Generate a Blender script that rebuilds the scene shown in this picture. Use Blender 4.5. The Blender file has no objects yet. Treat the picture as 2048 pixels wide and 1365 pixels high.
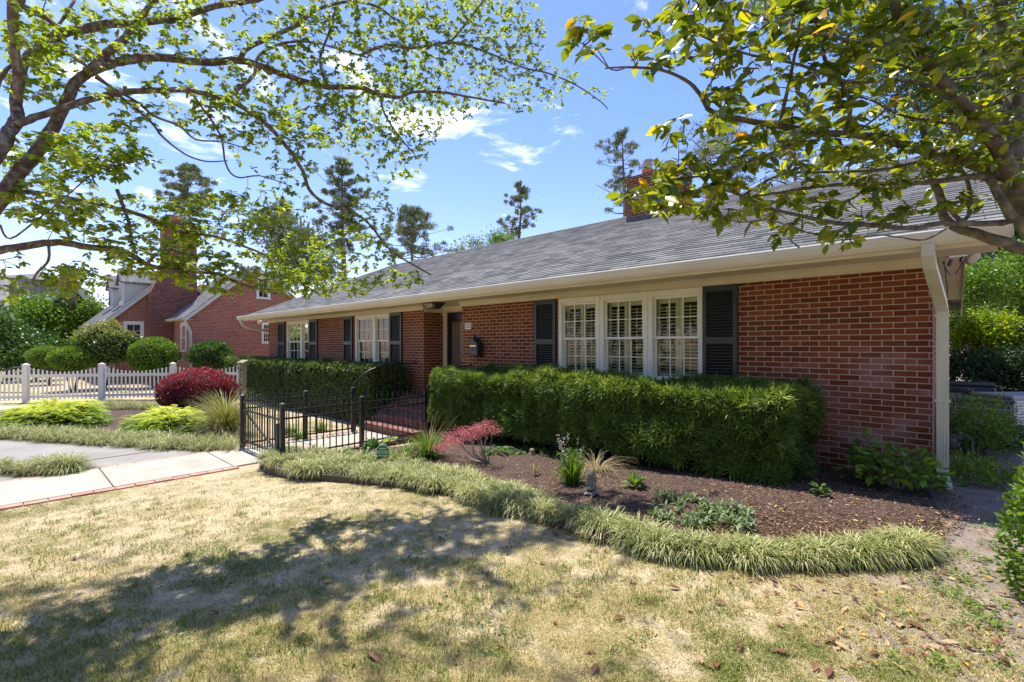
import bpy, math, random
import numpy as np
from mathutils import Vector, Matrix
random.seed(7); RNG = np.random.default_rng(7)
R = math.radians

# ------------------------------------------------------------------ camera
FPX = 934.0; HOR = 691.0; CAMZ = 1.5
TH = math.atan(861/934.0)
CT, ST = math.cos(TH), math.sin(TH)
scn = bpy.context.scene
cam = bpy.data.cameras.new('camera'); camo = bpy.data.objects.new('camera', cam)
scn.collection.objects.link(camo); scn.camera = camo
cam.sensor_width = 36; cam.lens = 36*FPX/2048
cam.shift_y = (HOR-682.5)/2048
cam.clip_start = 0.05; cam.clip_end = 2000
camo.location = (0, 0, CAMZ); camo.rotation_euler = (R(90), 0, TH)

# ------------------------------------------------------------------ world and sun
SUN_EL = R(70); SUN_H = Vector((-0.94, 0.34, 0)).normalized()
SUNV = Vector((SUN_H.x*math.cos(SUN_EL), SUN_H.y*math.cos(SUN_EL), math.sin(SUN_EL)))
w = bpy.data.worlds.new('World'); scn.world = w; w.use_nodes = True
nt = w.node_tree; N = nt.nodes; L = nt.links; N.clear()
def nd(tree, t, **k):
    n = tree.nodes.new(t)
    for a, v in k.items():
        if a.startswith('i_'): n.inputs[int(a[2:])].default_value = v
        else: setattr(n, a, v)
    return n
sky = nd(nt, 'ShaderNodeTexSky', sky_type='NISHITA', sun_disc=False, sun_elevation=SUN_EL,
         sun_rotation=math.atan2(SUN_H.x, SUN_H.y), air_density=1.0, dust_density=0.25, ozone_density=3.0)
bg = nd(nt, 'ShaderNodeBackground'); out = nd(nt, 'ShaderNodeOutputWorld')
bg.inputs[1].default_value = 0.15
hsv = nd(nt, 'ShaderNodeHueSaturation'); hsv.inputs['Saturation'].default_value = 1.2; hsv.inputs['Value'].default_value = 0.95
L.new(sky.outputs[0], hsv.inputs['Color'])
tc = nd(nt, 'ShaderNodeTexCoord')
nrm = nd(nt, 'ShaderNodeVectorMath', operation='NORMALIZE'); L.new(tc.outputs['Generated'], nrm.inputs[0])
sep = nd(nt, 'ShaderNodeSeparateXYZ'); L.new(nrm.outputs[0], sep.inputs[0])
zc = nd(nt, 'ShaderNodeMath', operation='MAXIMUM'); zc.inputs[1].default_value = 0.04; L.new(sep.outputs[2], zc.inputs[0])
dx = nd(nt, 'ShaderNodeMath', operation='DIVIDE'); L.new(sep.outputs[0], dx.inputs[0]); L.new(zc.outputs[0], dx.inputs[1])
dy = nd(nt, 'ShaderNodeMath', operation='DIVIDE'); L.new(sep.outputs[1], dy.inputs[0]); L.new(zc.outputs[0], dy.inputs[1])
cmb = nd(nt, 'ShaderNodeCombineXYZ'); L.new(dx.outputs[0], cmb.inputs[0]); L.new(dy.outputs[0], cmb.inputs[1])
nz = nd(nt, 'ShaderNodeTexNoise'); nz.inputs['Scale'].default_value = 2.6; nz.inputs['Detail'].default_value = 9; nz.inputs['Roughness'].default_value = 0.62
nz.inputs['Distortion'].default_value = 0.5
L.new(cmb.outputs[0], nz.inputs['Vector'])
def pdir(px, py):
    a = (px-1024)/FPX; b = (HOR-py)/FPX
    return Vector((-ST + CT*a, CT + ST*a, b))
masks = None
for (px, py, rad, amp) in [(1030, 245, 9, .16), (900, 300, 5, .10), (1120, 262, 5, .10), (760, 215, 12, .14), (560, 190, 13, .10), (330, 150, 17, .13), (90, 200, 12, .10), (10, 480, 8, .1), (860, 205, 9, .16)]:
    d = pdir(px, py).normalized()
    dp = nd(nt, 'ShaderNodeVectorMath', operation='DOT_PRODUCT'); L.new(nrm.outputs[0], dp.inputs[0]); dp.inputs[1].default_value = d
    mr = nd(nt, 'ShaderNodeMapRange', interpolation_type='SMOOTHSTEP'); L.new(dp.outputs['Value'], mr.inputs[0])
    mr.inputs[1].default_value = math.cos(R(rad)); mr.inputs[2].default_value = 1.0; mr.inputs[3].default_value = 0; mr.inputs[4].default_value = amp
    if masks is None: masks = mr.outputs[0]
    else:
        ad = nd(nt, 'ShaderNodeMath', operation='MAXIMUM'); L.new(masks, ad.inputs[0]); L.new(mr.outputs[0], ad.inputs[1]); masks = ad.outputs[0]
sm = nd(nt, 'ShaderNodeMath', operation='ADD'); L.new(nz.outputs[0], sm.inputs[0]); L.new(masks, sm.inputs[1])
cr = nd(nt, 'ShaderNodeMapRange', interpolation_type='SMOOTHSTEP'); L.new(sm.outputs[0], cr.inputs[0])
cr.inputs[1].default_value = 0.63; cr.inputs[2].default_value = 0.84; cr.inputs[3].default_value = 0; cr.inputs[4].default_value = 0.9
mx = nd(nt, 'ShaderNodeMix', data_type='RGBA'); tnt = nd(nt, 'ShaderNodeMix', data_type='RGBA', blend_type='MULTIPLY'); tnt.inputs[0].default_value = 1; L.new(hsv.outputs[0], tnt.inputs[6]); tnt.inputs[7].default_value = (1.15, .87, 1.0, 1)
L.new(cr.outputs[0], mx.inputs[0]); L.new(tnt.outputs[2], mx.inputs[6]); mx.inputs[7].default_value = (7.2, 7.4, 7.8, 1)
L.new(mx.outputs[2], bg.inputs[0]); L.new(bg.outputs[0], out.inputs[0])

sun = bpy.data.lights.new('sun', 'SUN'); sun.energy = 4.0; sun.angle = R(0.8); sun.color = (1.0, 0.975, 0.92)
suno = bpy.data.objects.new('sun', sun); scn.collection.objects.link(suno)
suno.rotation_euler = (-SUNV).to_track_quat('-Z', 'Y').to_euler()
scn.view_settings.view_transform = 'Standard'; scn.view_settings.look = 'None'; scn.view_settings.gamma = 1
scn.view_settings.exposure = 0.95
scn.cycles.max_bounces = 8; scn.cycles.transparent_max_bounces = 12
scn.cycles.use_denoising = True; scn.cycles.sample_clamp_indirect = 3.0

# ------------------------------------------------------------------ placing helpers (pixels of the 2048 px photo -> world)
def gz(x, y=0):
    if x >= -1.0: return 0.0
    if x <= -7.4: return -0.36
    return -0.36*(-1.0-x)/6.4
gzv = np.vectorize(gz)
def D(px, py, d):
    v = pdir(px, py); return Vector((v.x*d, v.y*d, CAMZ+v.z*d))
def G(px, py, h=0.0):
    """ground point seen at a pixel"""
    v = pdir(px, py); d = -CAMZ/min(v.z, -0.002)
    for _ in range(30):
        d = (gz(v.x*d)+h-CAMZ)/min(v.z, -0.002)
    return Vector((v.x*d, v.y*d, gz(v.x*d)+h))
def YP(px, py, y):
    v = pdir(px, py); d = y/v.y
    return Vector((v.x*d, y, CAMZ+v.z*d))
def XP(px, py, x):
    v = pdir(px, py); d = x/v.x
    return Vector((x, v.y*d, CAMZ+v.z*d))
def GD(px, d, h=0.0):
    v = pdir(px, HOR); return Vector((v.x*d, v.y*d, gz(v.x*d)+h))

# ------------------------------------------------------------------ object helpers
COL = scn.collection
ORG = {}
class MB:
    def __init__(s): s.v = []; s.f = []; s.m = []; s.smooth = False; s.mats = []
    def add(s, vs, fs, mi=0):
        o = len(s.v); s.v += [tuple(v) for v in vs]; s.f += [tuple(i+o for i in f) for f in fs]; s.m += [mi]*len(fs); return s
    def box(s, x0, x1, y0, y1, z0, z1, mi=0):
        vs = [(x, y, z) for z in (z0, z1) for y in (y0, y1) for x in (x0, x1)]
        return s.add(vs, [(0, 2, 3, 1), (4, 5, 7, 6), (0, 1, 5, 4), (2, 6, 7, 3), (0, 4, 6, 2), (1, 3, 7, 5)], mi)
    def obox(s, c, ax, ay, az, mi=0):
        c = Vector(c); ax, ay, az = Vector(ax), Vector(ay), Vector(az)
        vs = [c+ax*i+ay*j+az*k for k in (-1, 1) for j in (-1, 1) for i in (-1, 1)]
        return s.add(vs, [(0, 2, 3, 1), (4, 5, 7, 6), (0, 1, 5, 4), (2, 6, 7, 3), (0, 4, 6, 2), (1, 3, 7, 5)], mi)
    def bar(s, a, b, w, h, mi=0, up=(0, 0, 1)):
        a, b = Vector(a), Vector(b); d = b-a; l = d.length
        if l < 1e-6: return s
        d /= l; u = Vector(up)
        if abs(d.dot(u)) > .98: u = Vector((0, 1, 0))
        sd = d.cross(u).normalized(); u2 = sd.cross(d)
        return s.obox((a+b)/2, d*(l/2), sd*(w/2), u2*(h/2), mi)
    def tube(s, pts, rad, n=8, mi=0, cap=True, jit=0):
        pts = [Vector(p) for p in pts]; k = len(pts)
        if not hasattr(rad, '__len__'): rad = [rad]*k
        o = len(s.v); prev = None
        for i, p in enumerate(pts):
            d = (pts[min(i+1, k-1)]-pts[max(i-1, 0)])
            d = d.normalized() if d.length > 1e-9 else Vector((0, 0, 1))
            if prev is None:
                u = Vector((0, 0, 1)) if abs(d.z) < .9 else Vector((1, 0, 0))
                a = d.cross(u).normalized()
            else:
                a = (prev-d*prev.dot(d))
                a = a.normalized() if a.length > 1e-6 else d.orthogonal().normalized()
            prev = a; b = d.cross(a)
            for j in range(n):
                t = 2*math.pi*j/n; r = rad[i]*(1+jit*random.uniform(-1, 1))
                q = p+a*(math.cos(t)*r)+b*(math.sin(t)*r); s.v.append(tuple(q))
        for i in range(k-1):
            for j in range(n):
                s.f.append((o+i*n+j, o+i*n+(j+1) % n, o+(i+1)*n+(j+1) % n, o+(i+1)*n+j)); s.m.append(mi)
        if cap:
            s.f.append(tuple(o+j for j in range(n))[::-1]); s.f.append(tuple(o+(k-1)*n+j for j in range(n))); s.m += [mi, mi]
        return s
    def lathe(s, c, prof, n=16, mi=0):
        c = Vector(c); return s.tube([c+Vector((0, 0, z)) for r, z in prof], [r for r, z in prof], n, mi)
    def prism(s, poly, a0, a1, axis='x', mi=0):
        """closed outline poly of 2-D points swept along an axis. x: (y,z); y: (x,z); z: (x,y)"""
        def P(p, a):
            return {'x': (a, p[0], p[1]), 'y': (p[0], a, p[1]), 'z': (p[0], p[1], a)}[axis]
        n = len(poly); vs = [P(p, a0) for p in poly]+[P(p, a1) for p in poly]
        fs = [tuple(range(n)), tuple(range(2*n-1, n-1, -1))]+[(i, n+i, n+(i+1) % n, (i+1) % n) for i in range(n)]
        return s.add(vs, fs, mi)
    def quad(s, a, b, c, d, mi=0): return s.add([a, b, c, d], [(0, 1, 2, 3)], mi)
def _finish(o, parent, base):
    COL.objects.link(o)
    if parent is not None:
        o.parent = parent; pb = ORG[parent.name]; o.location = Vector(base)-pb
    else: o.location = base
    ORG[o.name] = Vector(base)
def mesh_from(name, mb, mats, base=(0, 0, 0), smooth=False, bevel=0):
    me = bpy.data.meshes.new(name); b = Vector(base)
    V = np.array(mb.v, dtype=np.float64).reshape(-1, 3)-np.array(b)
    me.from_pydata(V.tolist(), [], mb.f)
    for m in (mats if isinstance(mats, (list, tuple)) else [mats]): me.materials.append(m)
    if any(mb.m): me.polygons.foreach_set('material_index', mb.m)
    import bmesh
    bm = bmesh.new(); bm.from_mesh(me); bmesh.ops.recalc_face_normals(bm, faces=bm.faces[:]) if len(mb.f) < 60000 else None
    bm.to_mesh(me); bm.free()
    if smooth: me.polygons.foreach_set('use_smooth', [True]*len(me.polygons))
    me.update(); return me
def obj(name, mb, mats, parent=None, base=None, smooth=False, bevel=0, label=None):
    if base is None: base = ORG[parent.name] if parent is not None else (0, 0, 0)
    me = mesh_from(name, mb, mats, base, smooth)
    o = bpy.data.objects.new(name, me); _finish(o, parent, base)
    if bevel:
        md = o.modifiers.new('bevel', 'BEVEL'); md.width = bevel; md.segments = 2; md.limit_method = 'ANGLE'; md.angle_limit = R(40)
    if label: o['label'] = label
    return o
def tag(o, label=None, cat=None, group=None, kind=None):
    if label: o['label'] = label
    if cat: o['category'] = cat
    if group: o['group'] = group
    if kind: o['kind'] = kind
    return o
def thing(name, label, cat, loc, group=None):
    o = bpy.data.objects.new(name, None); o.empty_display_size = .2
    COL.objects.link(o); o.location = loc; ORG[o.name] = Vector(loc)
    return tag(o, label, cat, group)
def children(o): return [c for c in bpy.data.objects if c.parent == o]
def copy_tree(o, loc, label=None, rotz=None, scale=None, kids=None):
    r = o.copy(); COL.objects.link(r); r.location = loc; ORG[r.name] = Vector(loc)
    if rotz is not None: r.rotation_euler = (0, 0, rotz)
    if scale is not None: r.scale = (scale,)*3 if not hasattr(scale, '__len__') else scale
    if label: r['label'] = label
    for ch in (kids if kids is not None else children(o)):
        c = ch.copy(); COL.objects.link(c); c.parent = r
        for g in children(ch):
            d = g.copy(); COL.objects.link(d); d.parent = c
    return r

def np_mesh(name, V, F, mat, tint=None, parent=None, base=(0, 0, 0), smooth=False):
    """fast mesh: V (n,3), F (m,k) all faces of one size"""
    me = bpy.data.meshes.new(name); n = len(V); m, k = F.shape
    V = V-np.array(Vector(base))
    me.vertices.add(n); me.vertices.foreach_set('co', V.astype(np.float32).ravel())
    me.loops.add(m*k); me.loops.foreach_set('vertex_index', F.astype(np.int32).ravel())
    me.polygons.add(m); me.polygons.foreach_set('loop_start', np.arange(0, m*k, k, dtype=np.int32))
    me.polygons.foreach_set('loop_total', np.full(m, k, dtype=np.int32))
    if smooth: me.polygons.foreach_set('use_smooth', np.ones(m, dtype=bool))
    me.update(calc_edges=True); me.materials.append(mat)
    if tint is not None:
        a = me.attributes.new('tint', 'FLOAT', 'POINT'); a.data.foreach_set('value', tint.astype(np.float32))
    o = bpy.data.objects.new(name, me); _finish(o, parent, base); return o
# leaf shapes: (u along, v across, w up) and triangles
LEAF4 = (np.array([[0, 0, 0], [.45, -.5, .12], [1, 0, -.08], [.45, .5, .12]]), np.array([[0, 1, 2], [0, 2, 3]]))
LEAF6 = (np.array([[0, 0, 0], [.25, -.38, .10], [.62, -.46, .06], [1, 0, -.22], [.62, .46, .06], [.25, .38, .10], [.5, 0, -.04]]),
         np.array([[0, 1, 6], [1, 2, 6], [2, 3, 6], [3, 4, 6], [4, 5, 6], [5, 0, 6]]))
BLADE = (np.array([[0, -.5, 0], [0, .5, 0], [.5, .42, .16], [.5, -.42, .16], [1, 0, .0]]), np.array([[0, 1, 2], [0, 2, 3], [3, 2, 4]]))
ARCH = (np.array([[0, -.4, 0], [0, .4, 0], [.33, .5, .20], [.33, -.5, .20], [.7, .45, .18], [.7, -.45, .18], [1, 0, -.05]]),
        np.array([[0, 1, 2], [0, 2, 3], [3, 2, 4], [3, 4, 5], [5, 4, 6]]))
NEEDLE = (np.array([[0, -.5, 0], [0, .5, 0], [1, 0, 0]]), np.array([[0, 1, 2]]))
def unit(a): return a/np.maximum(np.linalg.norm(a, axis=1, keepdims=True), 1e-9)
def leaf_arrays(P, Dr, Up, Ln, W, shape=LEAF4, tint=None, lift=None):
    P = np.asarray(P, float); n = len(P); T, F = shape
    Dr = unit(np.asarray(Dr, float)); Up = np.asarray(Up, float)
    S = unit(np.cross(Dr, Up)); Nn = np.cross(S, Dr)
    Ln = np.broadcast_to(Ln, (n,)); W = np.broadcast_to(W, (n,))
    if lift is None: lift = Ln*.5
    V = (P[:, None, :]+Dr[:, None, :]*(Ln[:, None]*T[None, :, 0])[:, :, None]
         + S[:, None, :]*(W[:, None]*T[None, :, 1])[:, :, None]+Nn[:, None, :]*(lift[:, None]*T[None, :, 2])[:, :, None])
    k = len(T); FF = (F[None]+(np.arange(n)*k)[:, None, None]).reshape(-1, 3)
    tt = np.repeat(tint if tint is not None else RNG.random(n), k)
    return V.reshape(-1, 3), FF, tt
def leaves(name, P, Dr, Up, Ln, W, mat, parent=None, shape=LEAF4, tint=None, base=(0, 0, 0), lift=None):
    V, F, t = leaf_arrays(P, Dr, Up, Ln, W, shape, tint, lift)
    return np_mesh(name, V, F, mat, t, parent, base)
def rdir(n): return unit(RNG.normal(size=(n, 3)))
def vnoise(x, y, s, seed=0):
    """cheap smooth 2-D noise 0..1"""
    r = np.random.default_rng(seed); o = np.zeros_like(x, dtype=float); tot = 0
    for k in range(4):
        a = .5**k; f = s*2**k
        gx, gy = x*f+r.random()*50, y*f+r.random()*50
        g = r.random((64, 64)); ix, iy = np.floor(gx).astype(int), np.floor(gy).astype(int)
        fx, fy = gx-ix, gy-iy; fx = fx*fx*(3-2*fx); fy = fy*fy*(3-2*fy)
        a00 = g[ix % 64, iy % 64]; a10 = g[(ix+1) % 64, iy % 64]; a01 = g[ix % 64, (iy+1) % 64]; a11 = g[(ix+1) % 64, (iy+1) % 64]
        o += a*((a00*(1-fx)+a10*fx)*(1-fy)+(a01*(1-fx)+a11*fx)*fy); tot += a
    return o/tot

# ------------------------------------------------------------------ materials
def newmat(name):
    m = bpy.data.materials.new(name); m.use_nodes = True; t = m.node_tree; t.nodes.clear()
    o = t.nodes.new('ShaderNodeOutputMaterial'); return m, t, o
def wm(c): return (min(c[0]*1.04, .88), c[1], c[2]*.88)
def ramp(t, stops):
    r = t.nodes.new('ShaderNodeValToRGB'); e = r.color_ramp.elements
    while len(e) < len(stops): e.new(.5)
    for i, (p, c) in enumerate(stops): e[i].position = p; e[i].color = (*c, 1)
    return r
def objco(t, scale=(1, 1, 1)):
    g = t.nodes.new('ShaderNodeNewGeometry'); m = t.nodes.new('ShaderNodeMapping'); m.inputs['Scale'].default_value = scale
    t.links.new(g.outputs['Position'], m.inputs[0]); return m.outputs[0]
def noise(t, vec, scale, detail=6, rough=.55):
    n = t.nodes.new('ShaderNodeTexNoise'); n.inputs['Scale'].default_value = scale; n.inputs['Detail'].default_value = detail
    n.inputs['Roughness'].default_value = rough; t.links.new(vec, n.inputs['Vector']); return n.outputs[0]
def bump(t, h, strength, dist=.01):
    b = t.nodes.new('ShaderNodeBump'); b.inputs['Strength'].default_value = strength; b.inputs['Distance'].default_value = dist
    t.links.new(h, b.inputs['Height']); return b.outputs[0]
def mixc(t, fac, a, b, mode='MIX'):
    m = t.nodes.new('ShaderNodeMix'); m.data_type = 'RGBA'; m.blend_type = mode
    for s, v in ((0, fac), (6, a), (7, b)):
        if hasattr(v, 'is_linked') or hasattr(v, 'links'): t.links.new(v, m.inputs[s])
        else: m.inputs[s].default_value = v if s == 0 else (*v, 1)
    return m.outputs[2]
def noisy(name, c1, c2, scale=8, rough=.6, bmp=.1, stretch=(1, 1, 1), metallic=0, spec=.5, dist=.01, c3=None):
    m, t, o = newmat(name); v = objco(t, stretch); n = noise(t, v, scale)
    r = ramp(t, [(.3, wm(c1)), (.7, wm(c2))] if c3 is None else [(.28, wm(c1)), (.5, wm(c2)), (.72, wm(c3))]); t.links.new(n, r.inputs[0])
    p = t.nodes.new('ShaderNodeBsdfPrincipled'); t.links.new(r.outputs[0], p.inputs['Base Color'])
    p.inputs['Roughness'].default_value = rough; p.inputs['Metallic'].default_value = metallic; p.inputs['Specular IOR Level'].default_value = spec
    if bmp: t.links.new(bump(t, n, bmp, dist), p.inputs['Normal'])
    t.links.new(p.outputs[0], o.inputs[0]); return m
def leafmat(name, stops, trans=.35, rough=.45, spec=.4, tmul=(1.25, 1.3, .6)):
    m, t, o = newmat(name); a = t.nodes.new('ShaderNodeAttribute'); a.attribute_name = 'tint'
    r = ramp(t, [(q, wm(c)) for q, c in stops]); t.links.new(a.outputs['Fac'], r.inputs[0])
    p = t.nodes.new('ShaderNodeBsdfPrincipled'); t.links.new(r.outputs[0], p.inputs['Base Color'])
    p.inputs['Roughness'].default_value = rough; p.inputs['Specular IOR Level'].default_value = spec
    tr = t.nodes.new('ShaderNodeBsdfTranslucent'); c = mixc(t, 1.0, r.outputs[0], tmul, 'MULTIPLY'); t.links.new(c, tr.inputs[0])
    mx = t.nodes.new('ShaderNodeMixShader'); mx.inputs[0].default_value = trans
    t.links.new(p.outputs[0], mx.inputs[1]); t.links.new(tr.outputs[0], mx.inputs[2]); t.links.new(mx.outputs[0], o.inputs[0]); return m
def brickmat(name, brick1, brick2, brick3, mortar, bw=.203, rh=.0677, ms=.011, efflor=False, soldier=False, vary=1.0, darkstain=None):
    m, t, o = newmat(name); lk = t.links
    g = t.nodes.new('ShaderNodeNewGeometry'); sp = t.nodes.new('ShaderNodeSeparateXYZ'); lk.new(g.outputs['Position'], sp.inputs[0])
    sn = t.nodes.new('ShaderNodeSeparateXYZ'); lk.new(g.outputs['True Normal'], sn.inputs[0])
    ax = t.nodes.new('ShaderNodeMath'); ax.operation = 'ABSOLUTE'; lk.new(sn.outputs[0], ax.inputs[0])
    gt = t.nodes.new('ShaderNodeMath'); gt.operation = 'GREATER_THAN'; lk.new(ax.outputs[0], gt.inputs[0]); gt.inputs[1].default_value = .7
    az = t.nodes.new('ShaderNodeMath'); az.operation = 'ABSOLUTE'; lk.new(sn.outputs[2], az.inputs[0])
    gz_ = t.nodes.new('ShaderNodeMath'); gz_.operation = 'GREATER_THAN'; lk.new(az.outputs[0], gz_.inputs[0]); gz_.inputs[1].default_value = .7
    mu = t.nodes.new('ShaderNodeMix'); lk.new(gt.outputs[0], mu.inputs[0]); lk.new(sp.outputs[0], mu.inputs[2]); lk.new(sp.outputs[1], mu.inputs[3])
    mv = t.nodes.new('ShaderNodeMix'); lk.new(gz_.outputs[0], mv.inputs[0]); lk.new(sp.outputs[2], mv.inputs[2]); lk.new(sp.outputs[1], mv.inputs[3])
    cb = t.nodes.new('ShaderNodeCombineXYZ'); lk.new(mu.outputs[0], cb.inputs[0]); lk.new(mv.outputs[0], cb.inputs[1])
    wob = t.nodes.new('ShaderNodeTexNoise'); wob.inputs['Scale'].default_value = 9; lk.new(cb.outputs[0], wob.inputs['Vector'])
    ws = t.nodes.new('ShaderNodeVectorMath'); ws.operation = 'SCALE'; ws.inputs['Scale'].default_value = .006
    lk.new(wob.outputs['Color'], ws.inputs[0]); wa = t.nodes.new('ShaderNodeVectorMath'); lk.new(cb.outputs[0], wa.inputs[0]); lk.new(ws.outputs[0], wa.inputs[1])
    b = t.nodes.new('ShaderNodeTexBrick'); b.offset = .5; lk.new(wa.outputs[0], b.inputs['Vector'])
    b.inputs['Scale'].default_value = 1; b.inputs['Mortar Size'].default_value = ms/2; b.inputs['Mortar Smooth'].default_value = .15
    b.inputs['Brick Width'].default_value = bw; b.inputs['Row Height'].default_value = rh
    b.inputs['Color1'].default_value = (0, 0, 0, 1); b.inputs['Color2'].default_value = (1, 1, 1, 1); b.inputs['Mortar'].default_value = (.5, .5, .5, 1)
    rc = ramp(t, [(0, brick1), (.55, brick2), (1, brick3)]); lk.new(b.outputs['Color'], rc.inputs[0])
    fine = noise(t, cb.outputs[0], 120, 3); big = noise(t, cb.outputs[0], .8, 4)
    rf = ramp(t, [(.3, (.72, .72, .72)), (.7, (1.15, 1.15, 1.15))]); lk.new(fine, rf.inputs[0])
    rb = ramp(t, [(.3, (.86, .84, .84)), (.7, (1.1, 1.1, 1.1))]); lk.new(big, rb.inputs[0])
    c = mixc(t, vary, rc.outputs[0], rf.outputs[0], 'MULTIPLY'); c = mixc(t, 1.0, c, rb.outputs[0], 'MULTIPLY')
    if efflor:
        mk = noise(t, cb.outputs[0], 1.9, 3); gx = t.nodes.new('ShaderNodeMapRange'); lk.new(sp.outputs[0], gx.inputs[0])
        gx.inputs[1].default_value = -1.7; gx.inputs[2].default_value = -.5; gx.inputs[3].default_value = 0; gx.inputs[4].default_value = 1
        gh = t.nodes.new('ShaderNodeMapRange'); lk.new(sp.outputs[2], gh.inputs[0])
        gh.inputs[1].default_value = 1.55; gh.inputs[2].default_value = 1.15; gh.inputs[3].default_value = 0; gh.inputs[4].default_value = 1
        a1 = t.nodes.new('ShaderNodeMath'); a1.operation = 'MULTIPLY'; lk.new(gx.outputs[0], a1.inputs[0]); lk.new(gh.outputs[0], a1.inputs[1])
        th = t.nodes.new('ShaderNodeMapRange'); lk.new(mk, th.inputs[0]); th.inputs[1].default_value = .42; th.inputs[2].default_value = .62
        a2 = t.nodes.new('ShaderNodeMath'); a2.operation = 'MULTIPLY'; lk.new(a1.outputs[0], a2.inputs[0]); lk.new(th.outputs[0], a2.inputs[1])
        cf = t.nodes.new('ShaderNodeMapRange'); lk.new(fine, cf.inputs[0]); cf.inputs[1].default_value = .4; cf.inputs[2].default_value = .6; cf.inputs[4].default_value = .75
        a3 = t.nodes.new('ShaderNodeMath'); a3.operation = 'MULTIPLY'; lk.new(a2.outputs[0], a3.inputs[0]); lk.new(cf.outputs[0], a3.inputs[1])
        a4 = t.nodes.new('ShaderNodeMath'); a4.operation = 'MULTIPLY'; lk.new(a3.outputs[0], a4.inputs[0]); lk.new(b.outputs['Color'], a4.inputs[1])
        c = mixc(t, a4.outputs[0], c, (.62, .50, .52))
    if darkstain:
        (sy, sz, ry, rz) = darkstain
        s1 = t.nodes.new('ShaderNodeVectorMath'); s1.operation = 'SUBTRACT'; lk.new(cb.outputs[0], s1.inputs[0]); s1.inputs[1].default_value = (sy, sz, 0)
        s2 = t.nodes.new('ShaderNodeVectorMath'); s2.operation = 'DIVIDE'; lk.new(s1.outputs[0], s2.inputs[0]); s2.inputs[1].default_value = (ry, rz, 1)
        s3 = t.nodes.new('ShaderNodeVectorMath'); s3.operation = 'LENGTH'; lk.new(s2.outputs[0], s3.inputs[0])
        s5 = t.nodes.new('ShaderNodeMath'); s5.operation = 'ADD'; lk.new(s3.outputs['Value'], s5.inputs[0]); lk.new(noise(t, cb.outputs[0], 2.5, 5), s5.inputs[1])
        s4 = t.nodes.new('ShaderNodeMapRange'); lk.new(s5.outputs[0], s4.inputs[0]); s4.inputs[1].default_value = .8; s4.inputs[2].default_value = 1.5; s4.inputs[3].default_value = .75; s4.inputs[4].default_value = 0
        c = mixc(t, s4.outputs[0], c, (.05, .035, .03))
    mo = mixc(t, .6, mortar, rf.outputs[0], 'MULTIPLY')
    c = mixc(t, b.outputs['Fac'], c, mo)
    p = t.nodes.new('ShaderNodeBsdfPrincipled'); lk.new(c, p.inputs['Base Color']); p.inputs['Roughness'].default_value = .85
    p.inputs['Specular IOR Level'].default_value = .25
    inv = t.nodes.new('ShaderNodeMath'); inv.operation = 'MULTIPLY_ADD'; lk.new(b.outputs['Fac'], inv.inputs[0]); inv.inputs[1].default_value = -1; inv.inputs[2].default_value = 1
    ad = t.nodes.new('ShaderNodeMath'); ad.operation = 'MULTIPLY_ADD'; lk.new(fine, ad.inputs[0]); ad.inputs[1].default_value = .3; lk.new(inv.outputs[0], ad.inputs[2])
    lk.new(bump(t, ad.outputs[0], .7, .006), p.inputs['Normal']); lk.new(p.outputs[0], o.inputs[0]); return m
def shinglemat(name, c1, c2, bw=.3, rh=.14):
    m, t, o = newmat(name); lk = t.links
    v = objco(t); b = t.nodes.new('ShaderNodeTexBrick'); b.offset = .37; b.offset_frequency = 2; lk.new(v, b.inputs['Vector'])
    b.inputs['Scale'].default_value = 1; b.inputs['Mortar Size'].default_value = .003; b.inputs['Brick Width'].default_value = bw; b.inputs['Row Height'].default_value = rh
    b.inputs['Color1'].default_value = (0, 0, 0, 1); b.inputs['Color2'].default_value = (1, 1, 1, 1)
    r = ramp(t, [(0, c1), (1, c2)]); lk.new(b.outputs['Color'], r.inputs[0])
    n = noise(t, v, 160, 2); rn = ramp(t, [(.3, (.65, .65, .65)), (.7, (1.3, 1.3, 1.3))]); lk.new(n, rn.inputs[0])
    n2 = noise(t, v, .7, 5); rn2 = ramp(t, [(.3, (.8, .8, .82)), (.7, (1.12, 1.1, 1.08))]); lk.new(n2, rn2.inputs[0])
    c = mixc(t, 1., r.outputs[0], rn.outputs[0], 'MULTIPLY'); c = mixc(t, 1., c, rn2.outputs[0], 'MULTIPLY')
    c = mixc(t, b.outputs['Fac'], c, (.02, .02, .02))
    p = t.nodes.new('ShaderNodeBsdfPrincipled'); lk.new(c, p.inputs['Base Color']); p.inputs['Roughness'].default_value = .9; p.inputs['Specular IOR Level'].default_value = .2
    lk.new(bump(t, n, .4, .004), p.inputs['Normal']); lk.new(p.outputs[0], o.inputs[0]); return m
M = {}
M['brick'] = brickmat('red_brick', (.140, .036, .012), (.205, .054, .017), (.265, .076, .025), (.50, .38, .26), efflor=True)
M['brick_far'] = brickmat('neighbour_brick', (.26, .070, .040), (.35, .098, .056), (.43, .135, .080), (.60, .48, .36), ms=.013)
M['brick_stain'] = brickmat('neighbour_chimney_brick', (.15, .04, .028), (.23, .065, .042), (.30, .095, .06), (.36, .26, .2), ms=.012, darkstain=(6.9, 2.4, 1.0, 1.5))
M['brick_step'] = brickmat('step_brick', (.15, .05, .034), (.23, .085, .06), (.31, .13, .095), (.34, .27, .22), bw=.068, rh=.12, ms=.008)
M['brick_orange'] = brickmat('far_chimney_brick', (.18, .06, .035), (.32, .12, .07), (.42, .19, .11), (.42, .33, .26))
M['shingle'] = shinglemat('roof_shingles', (.098, .096, .088), (.232, .228, .212))
M['shingle_far'] = shinglemat('neighbour_shingles', (.15, .15, .15), (.24, .24, .24))
M['shingle_brown'] = shinglemat('brown_shingles', (.19, .165, .15), (.26, .23, .21))
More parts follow.
